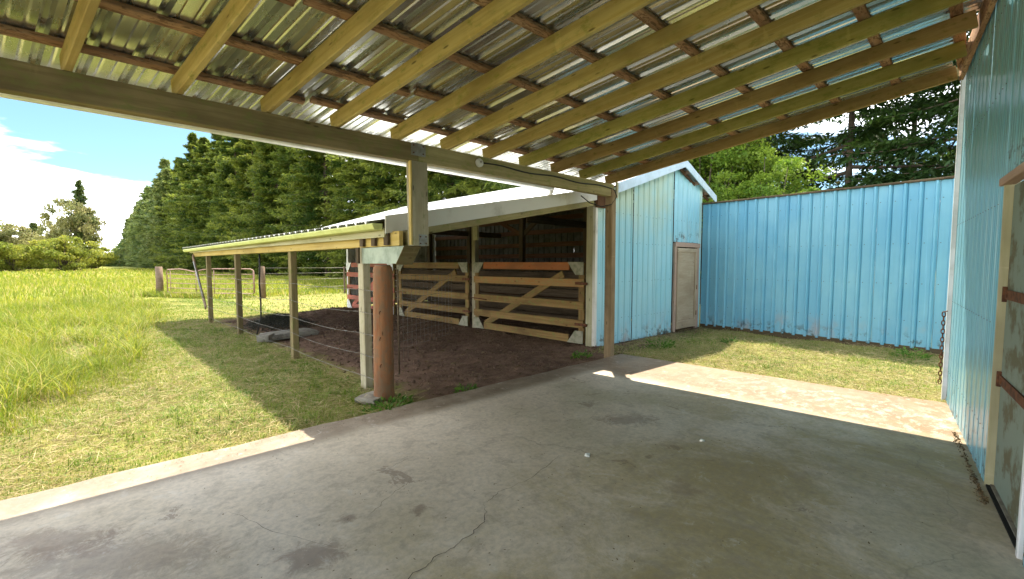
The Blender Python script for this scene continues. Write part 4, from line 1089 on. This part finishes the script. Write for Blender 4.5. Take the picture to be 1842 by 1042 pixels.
def scatter_tall(n, y0, y1, x0, x1, h, w, seed, seg=3):
    r = np.random.default_rng(seed); x = r.uniform(x0, x1, n); y = r.uniform(y0, y1, n)
    ok = x < tall_edge(y) + .22 * np.sin(y * 3.1) + .15 * np.sin(y * 7.7) + r.normal(0, .16, n)
    # keep the part in view
    ang = np.degrees(np.arctan2(y, x)) - 44.05; ok &= (ang < 54)
    # bare track
    tr = np.exp(-(((x - .12 - .02 * (y - 12)) / .34) ** 2)) * ((y > 9.0) & (y < 14.6)); ok &= r.random(n) > tr * 1.25
    c = clumpy(x, y); ok &= r.random(n) < .35 + .8 * c
    x, y, c = x[ok], y[ok], c[ok]; m = len(x)
    border = np.clip((tall_edge(y) - x) / 1.7, .22, 1)
    H = h * r.uniform(.45, 1.15, m) * (.7 + .45 * c) * border; ln = H * r.uniform(.1, .95, m)
    V, F, k = blades(np.stack([x, y, gz(x, y) - .01], 1), H, w * r.uniform(.6, 1.4, m), ln, r, seg)
    rn = np.clip(.25 * r.random(m) + .65 * (.6 * r.random(m) + .4 * clumpy(x * .6 + 3, y * .5)), 0, .89); rn = np.where(r.random(m) < .08 + .3 * np.clip((y0 - 8) / 30, 0, .6) * clumpy(x * .3, y * .25), .96, rn)
    return V, F, np.repeat(rn, k)
def join(parts):
    V = []; F = []; R_ = []; b = 0
    for v, f, r_ in parts: V.append(v); F.append(f + b); R_.append(r_); b += len(v)
    return np.concatenate(V), np.concatenate(F), np.concatenate(R_)
V, F, R_ = join([scatter_tall(110000, 4.7, 11, -9, 1.8, .40, .0065, 1), scatter_tall(75000, 11, 24, -18, 2.8, .48, .016, 2), scatter_tall(80000, 24, 60, -40, 18, .50, .04, 3, 2),
                 scatter_tall(60000, 60, 160, -110, 18, .55, .12, 4, 2)])
o = link('tall_grass', np_mesh('tall_grass', V, F, R_, 3), M['tallgrass']); o['kind'] = 'stuff'
# arching tufts along the border
def tufts(spots, nb, h, seed, w=.010):
    r = np.random.default_rng(seed); c = np.repeat(np.array(spots), nb, 0); n = len(c); P = np.stack([c[:, 0] + r.normal(0, .05, n), c[:, 1] + r.normal(0, .05, n), np.zeros(n)], 1); P[:, 2] = gz(P[:, 0], P[:, 1]) - .01
    H = h * r.uniform(.5, 1.15, n); V, F, k = blades(P, H, w * r.uniform(.7, 1.3, n), H * r.uniform(.3, 1.3, n), r, 5)
    rn = np.where(r.random(n) < .12, .96, np.clip(r.random(n) * .85, 0, .89)); return V, F, np.repeat(rn, k)
r = np.random.default_rng(21); sp = []
for _ in range(110):
    y = r.uniform(5.0, 16); x = tall_edge(y) - abs(r.normal(0, 1.2)) - .5; sp.append((x, y))
V, F, R_ = tufts(sp, 36, .50, 22, .009)
o = link('grass_tufts', np_mesh('grass_tufts', V, F, R_, 3), M['tallgrass']); o['kind'] = 'stuff'
# far-side field beyond the gate and behind the barn
def scatter_box(n, x0, x1, y0, y1, h, w, seed, mask=None, seg=2, lean=1.0, straw=.3, lift=0):
    r = np.random.default_rng(seed); x = r.uniform(x0, x1, n); y = r.uniform(y0, y1, n); ok = ~slab_mask(x, y)
    if mask is not None: ok &= mask(x, y, r)
    x, y = x[ok], y[ok]; m = len(x); H = h * r.uniform(.4, 1.2, m); V, F, k = blades(np.stack([x, y, gz(x, y) - .004 + lift * r.random(m)], 1), H, w * r.uniform(.6, 1.4, m), H * r.uniform(.2, 1.6, m) * lean, r, seg)
    rn = np.where(r.random(m) < straw * (.4 + 1.3 * clumpy(x * .9 + 2, y * .8)), .96, np.clip(.5 * r.random(m) + .4 * clumpy(x * 1.7, y * 1.7), 0, .89)); return V, F, np.repeat(rn, k)
notsoil = lambda x, y, r: ~((x > 2.5 + .12 * np.sin(y * 5)) & (x < 10.6) & (y > 3.55) & (y < 14.0)) & (np.degrees(np.arctan2(y, x)) - 44.05 < 54)
V, F, R_ = join([scatter_box(120000, -4, 2.75, 3.7, 9, .055, .0055, 31, notsoil, straw=.35),
                 scatter_box(70000, -.5, 4.5, 9, 24, .06, .011, 32, notsoil, straw=.25),
                 scatter_box(30000, 4, 22, 14, 45, .10, .03, 33, notsoil, straw=.2),
                 scatter_box(60000, 6.3, 10.5, -.4, 4.2, .05, .006, 34, lambda x, y, r: (y < 4.2 - .1 * (x - 6.6)) & (r.random(len(x)) < .35 + .6 * clumpy(x * 2.2, y * 2.2)), straw=.45)])
o = link('mown_grass', np_mesh('mown_grass', V, F, R_, 3), M['mowngrass']); o['kind'] = 'stuff'
V, F, R_ = scatter_box(30000, 4.2, 18, 21.8, 50, .42, .035, 35, lambda x, y, r: y > 21.3 + (x - 6.1) * .16, straw=.12)
V2, F2, R2 = scatter_box(9000, 2.2, 6.2, 20.5, 27, .45, .02, 36, lambda x, y, r: (np.abs((y - 25.6) - (x - 3.15) * (-1.556)) < 1.3) & (x < 4.3), straw=.1)
V, F, R_ = join([(V, F, R_), (V2, F2, R2)])
o = link('fence_line_grass', np_mesh('fence_line_grass', V, F, R_, 3), M['tallgrass']); o['kind'] = 'stuff'
r = np.random.default_rng(77); sp = [(r.uniform(1.0, 2.5), r.uniform(4.15, 12)) for _ in range(330)] + [(r.uniform(-3, 1.5), r.uniform(4.5, 6.5)) for _ in range(160)] + [(r.uniform(6.6, 10), r.uniform(-.2, 3.9)) for _ in range(150)]
sp = [q for q in sp if q[1] > 4.2 - .088 * q[0] or q[0] > 6.5]
V, F, R_ = tufts(sp, 16, .11, 78, .007)
o = link('low_tufts', np_mesh('low_tufts', V, F, R_, 3), M['mowngrass']); o['kind'] = 'stuff'
# dry clippings lying flat
def clippings(n, boxes, seed, L=.12):
    r = np.random.default_rng(seed); x = []; y = []
    for (x0, x1, y0, y1, f) in boxes: x.append(r.uniform(x0, x1, int(n * f))); y.append(r.uniform(y0, y1, int(n * f)))
    x = np.concatenate(x); y = np.concatenate(y); ok = ~slab_mask(x, y) & (r.random(len(x)) < .25 + 1.0 * clumpy(x * 2.3 + 1, y * 1.9)) & ~((x > 2.7) & (x < 6.5) & (y > 3.4)); x, y = x[ok], y[ok]; m = len(x)
    D = rvec(m, r); D[:, 2] *= .22; D = unit(D); P = np.stack([x, y, gz(x, y) + r.random(m) * .035 + .004], 1)
    V, F = leaf_quads(P, D, unit(np.cross(D, rvec(m, r))), L * r.uniform(.5, 1.6, m), np.full(m, .005)); return V, F, np.repeat(r.random(m), 4)
V, F, R_ = clippings(60000, [(-4, 2.6, 3.7, 8, .6), (-.3, 2.6, 8, 14, .2), (6.3, 10.2, -.3, 4.1, .3)], 41)
o = link('dry_clippings', np_mesh('dry_clippings', V, F, R_), M['hay']); o['kind'] = 'stuff'
# clods of trodden soil
n = 3600; r = np.random.default_rng(50); x = r.uniform(2.75, 8, n); y = r.uniform(3.6, 13.5, n); ok = ~slab_mask(x, y) & (y > 4.2 - .088 * x + .05); x, y = x[ok], y[ok]; m = len(x); sz_ = r.gamma(2, .0055, m) + .005
dirs = np.array([[1, 0, 0], [0, 1, 0], [-1, 0, 0], [0, -1, 0], [0, 0, 1], [0, 0, -.6]]); V = np.stack([x, y, gz(x, y) + sz_ * .2], 1)[:, None, :] + dirs[None] * (sz_[:, None] * r.uniform(.6, 1.3, (m, 6)))[..., None]
T = np.array([[0, 1, 4], [1, 2, 4], [2, 3, 4], [3, 0, 4], [1, 0, 5], [2, 1, 5], [3, 2, 5], [0, 3, 5]]); F = (np.arange(m)[:, None, None] * 6 + T[None]).reshape(-1, 3)
M['clod'] = simple('soil_clod', (.14, .085, .058), (.21, .135, .09), .95, 0, 9, .4)
o = link('soil_clods', np_mesh('soil_clods', V.reshape(-1, 3), F, None, 3), M['clod']); o['kind'] = 'stuff'
# litter in the soil and on the slab
n = 5000; r = np.random.default_rng(51); x = r.uniform(2.6, 8, n); y = r.uniform(3.7, 13.5, n); ok = ~slab_mask(x, y); x, y = x[ok], y[ok]; m = len(x)
D = rvec(m, r); D[:, 2] *= .2; D = unit(D); V, F = leaf_quads(np.stack([x, y, gz(x, y) + .008], 1), D, unit(np.cross(D, rvec(m, r))), r.uniform(.02, .09, m), r.uniform(.004, .03, m))
o = link('soil_litter', np_mesh('soil_litter', V, F, np.repeat(r.random(m), 4)), M['debris']); o['kind'] = 'stuff'
n = 1100; x = r.uniform(.2, 6.3, n); y = r.uniform(-.2, 4.0, n); y = np.where(r.random(n) < .45, 4.1 - .088 * x - np.abs(r.normal(0, .12, n)), y); ok = slab_mask(x, y) & (y < 4.10 - .088 * x) & (y > -.5 + .056 * x + .2); x, y = x[ok], y[ok]; m = len(x)
D = rvec(m, r); D[:, 2] = .05; D = unit(D); U_ = unit(np.cross(D, np.tile([0, 0, 1.], (m, 1)))); V, F = leaf_quads(np.stack([x, y, np.full(m, .005)], 1), D, U_, r.uniform(.005, .02, m), r.uniform(.004, .010, m))
o = link('slab_litter', np_mesh('slab_litter', V, F), M['debris']); o['kind'] = 'stuff'
# litter heaped along the foot of the workshop wall
n = 380; x = 3.9 + 1.5 * r.random(n) ** 1.5; y = -.578 + .056 * x + .02 + np.abs(r.normal(0, .014, n)); D = rvec(n, r); V, F = leaf_quads(np.stack([x, y, .004 + r.random(n) * .012], 1), D, unit(np.cross(D, rvec(n, r))), r.uniform(.006, .022, n), r.uniform(.006, .02, n))
o = link('wall_litter', np_mesh('wall_litter', V, F), M['debris']); o['kind'] = 'stuff'
tag(rough_block('plaster_chip', 2.75, 1.84, .0, .024, .02, .009, .4, M['pale_bits'], seed=4), 'small white chip lying near the middle of the slab', 'chip')
tag(rough_block('plaster_chip', 3.66, 1.3, .0, .02, .017, .007, 1.4, M['pale_bits'], seed=6), 'tiny white chip on the slab nearer the workshop wall', 'chip')
tag(rough_block('plaster_chip', 5.0, 3.05, .0, .09, .05, .01, 1.1, M['pale_bits'], seed=8), 'pale flat chip at the shaded corner of the slab', 'chip')
# weeds
def weed(x, y, s, label, seed):
    r = np.random.default_rng(seed); n = int(160 * s / .3); a_ = r.random(n) * 6.28; rad = s * np.sqrt(r.random(n)); P = np.stack([x + rad * np.cos(a_), y + rad * np.sin(a_) * .6, np.zeros(n)], 1); P[:, 2] = gz(P[:, 0], P[:, 1]) + r.random(n) * s * .3
    D = unit(np.stack([np.cos(a_), np.sin(a_), r.uniform(.2, 1.2, n)], 1)); V, F = leaf_quads(P, D, unit(np.cross(D, rvec(n, r))), r.uniform(.03, .08, n), r.uniform(.015, .035, n))
    o = link('weed', np_mesh('weed', V, F, np.repeat(r.random(n) * .89, 4)), M['weed']); tag(o, label, None, 'weeds', 'stuff'); return o
weed(2.3, 4.05, .26, 'leafy weeds at the foot of the round post by the slab', 61)
weed(3.3, 3.97, .14, 'small green weed on the slab edge below the soil yard', 62)
weed(5.85, 4.05, .22, 'green weed in the soil before the gate hinge post', 63)
weed(7.6, 3.5, .35, 'green weeds under the blue gable wall', 64)
weed(8.9, 2.7, .2, 'low green weed in the lawn near the small door', 65)
weed(9.6, .1, .35, 'fresh green weeds at the foot of the blue wall by the workshop', 66)
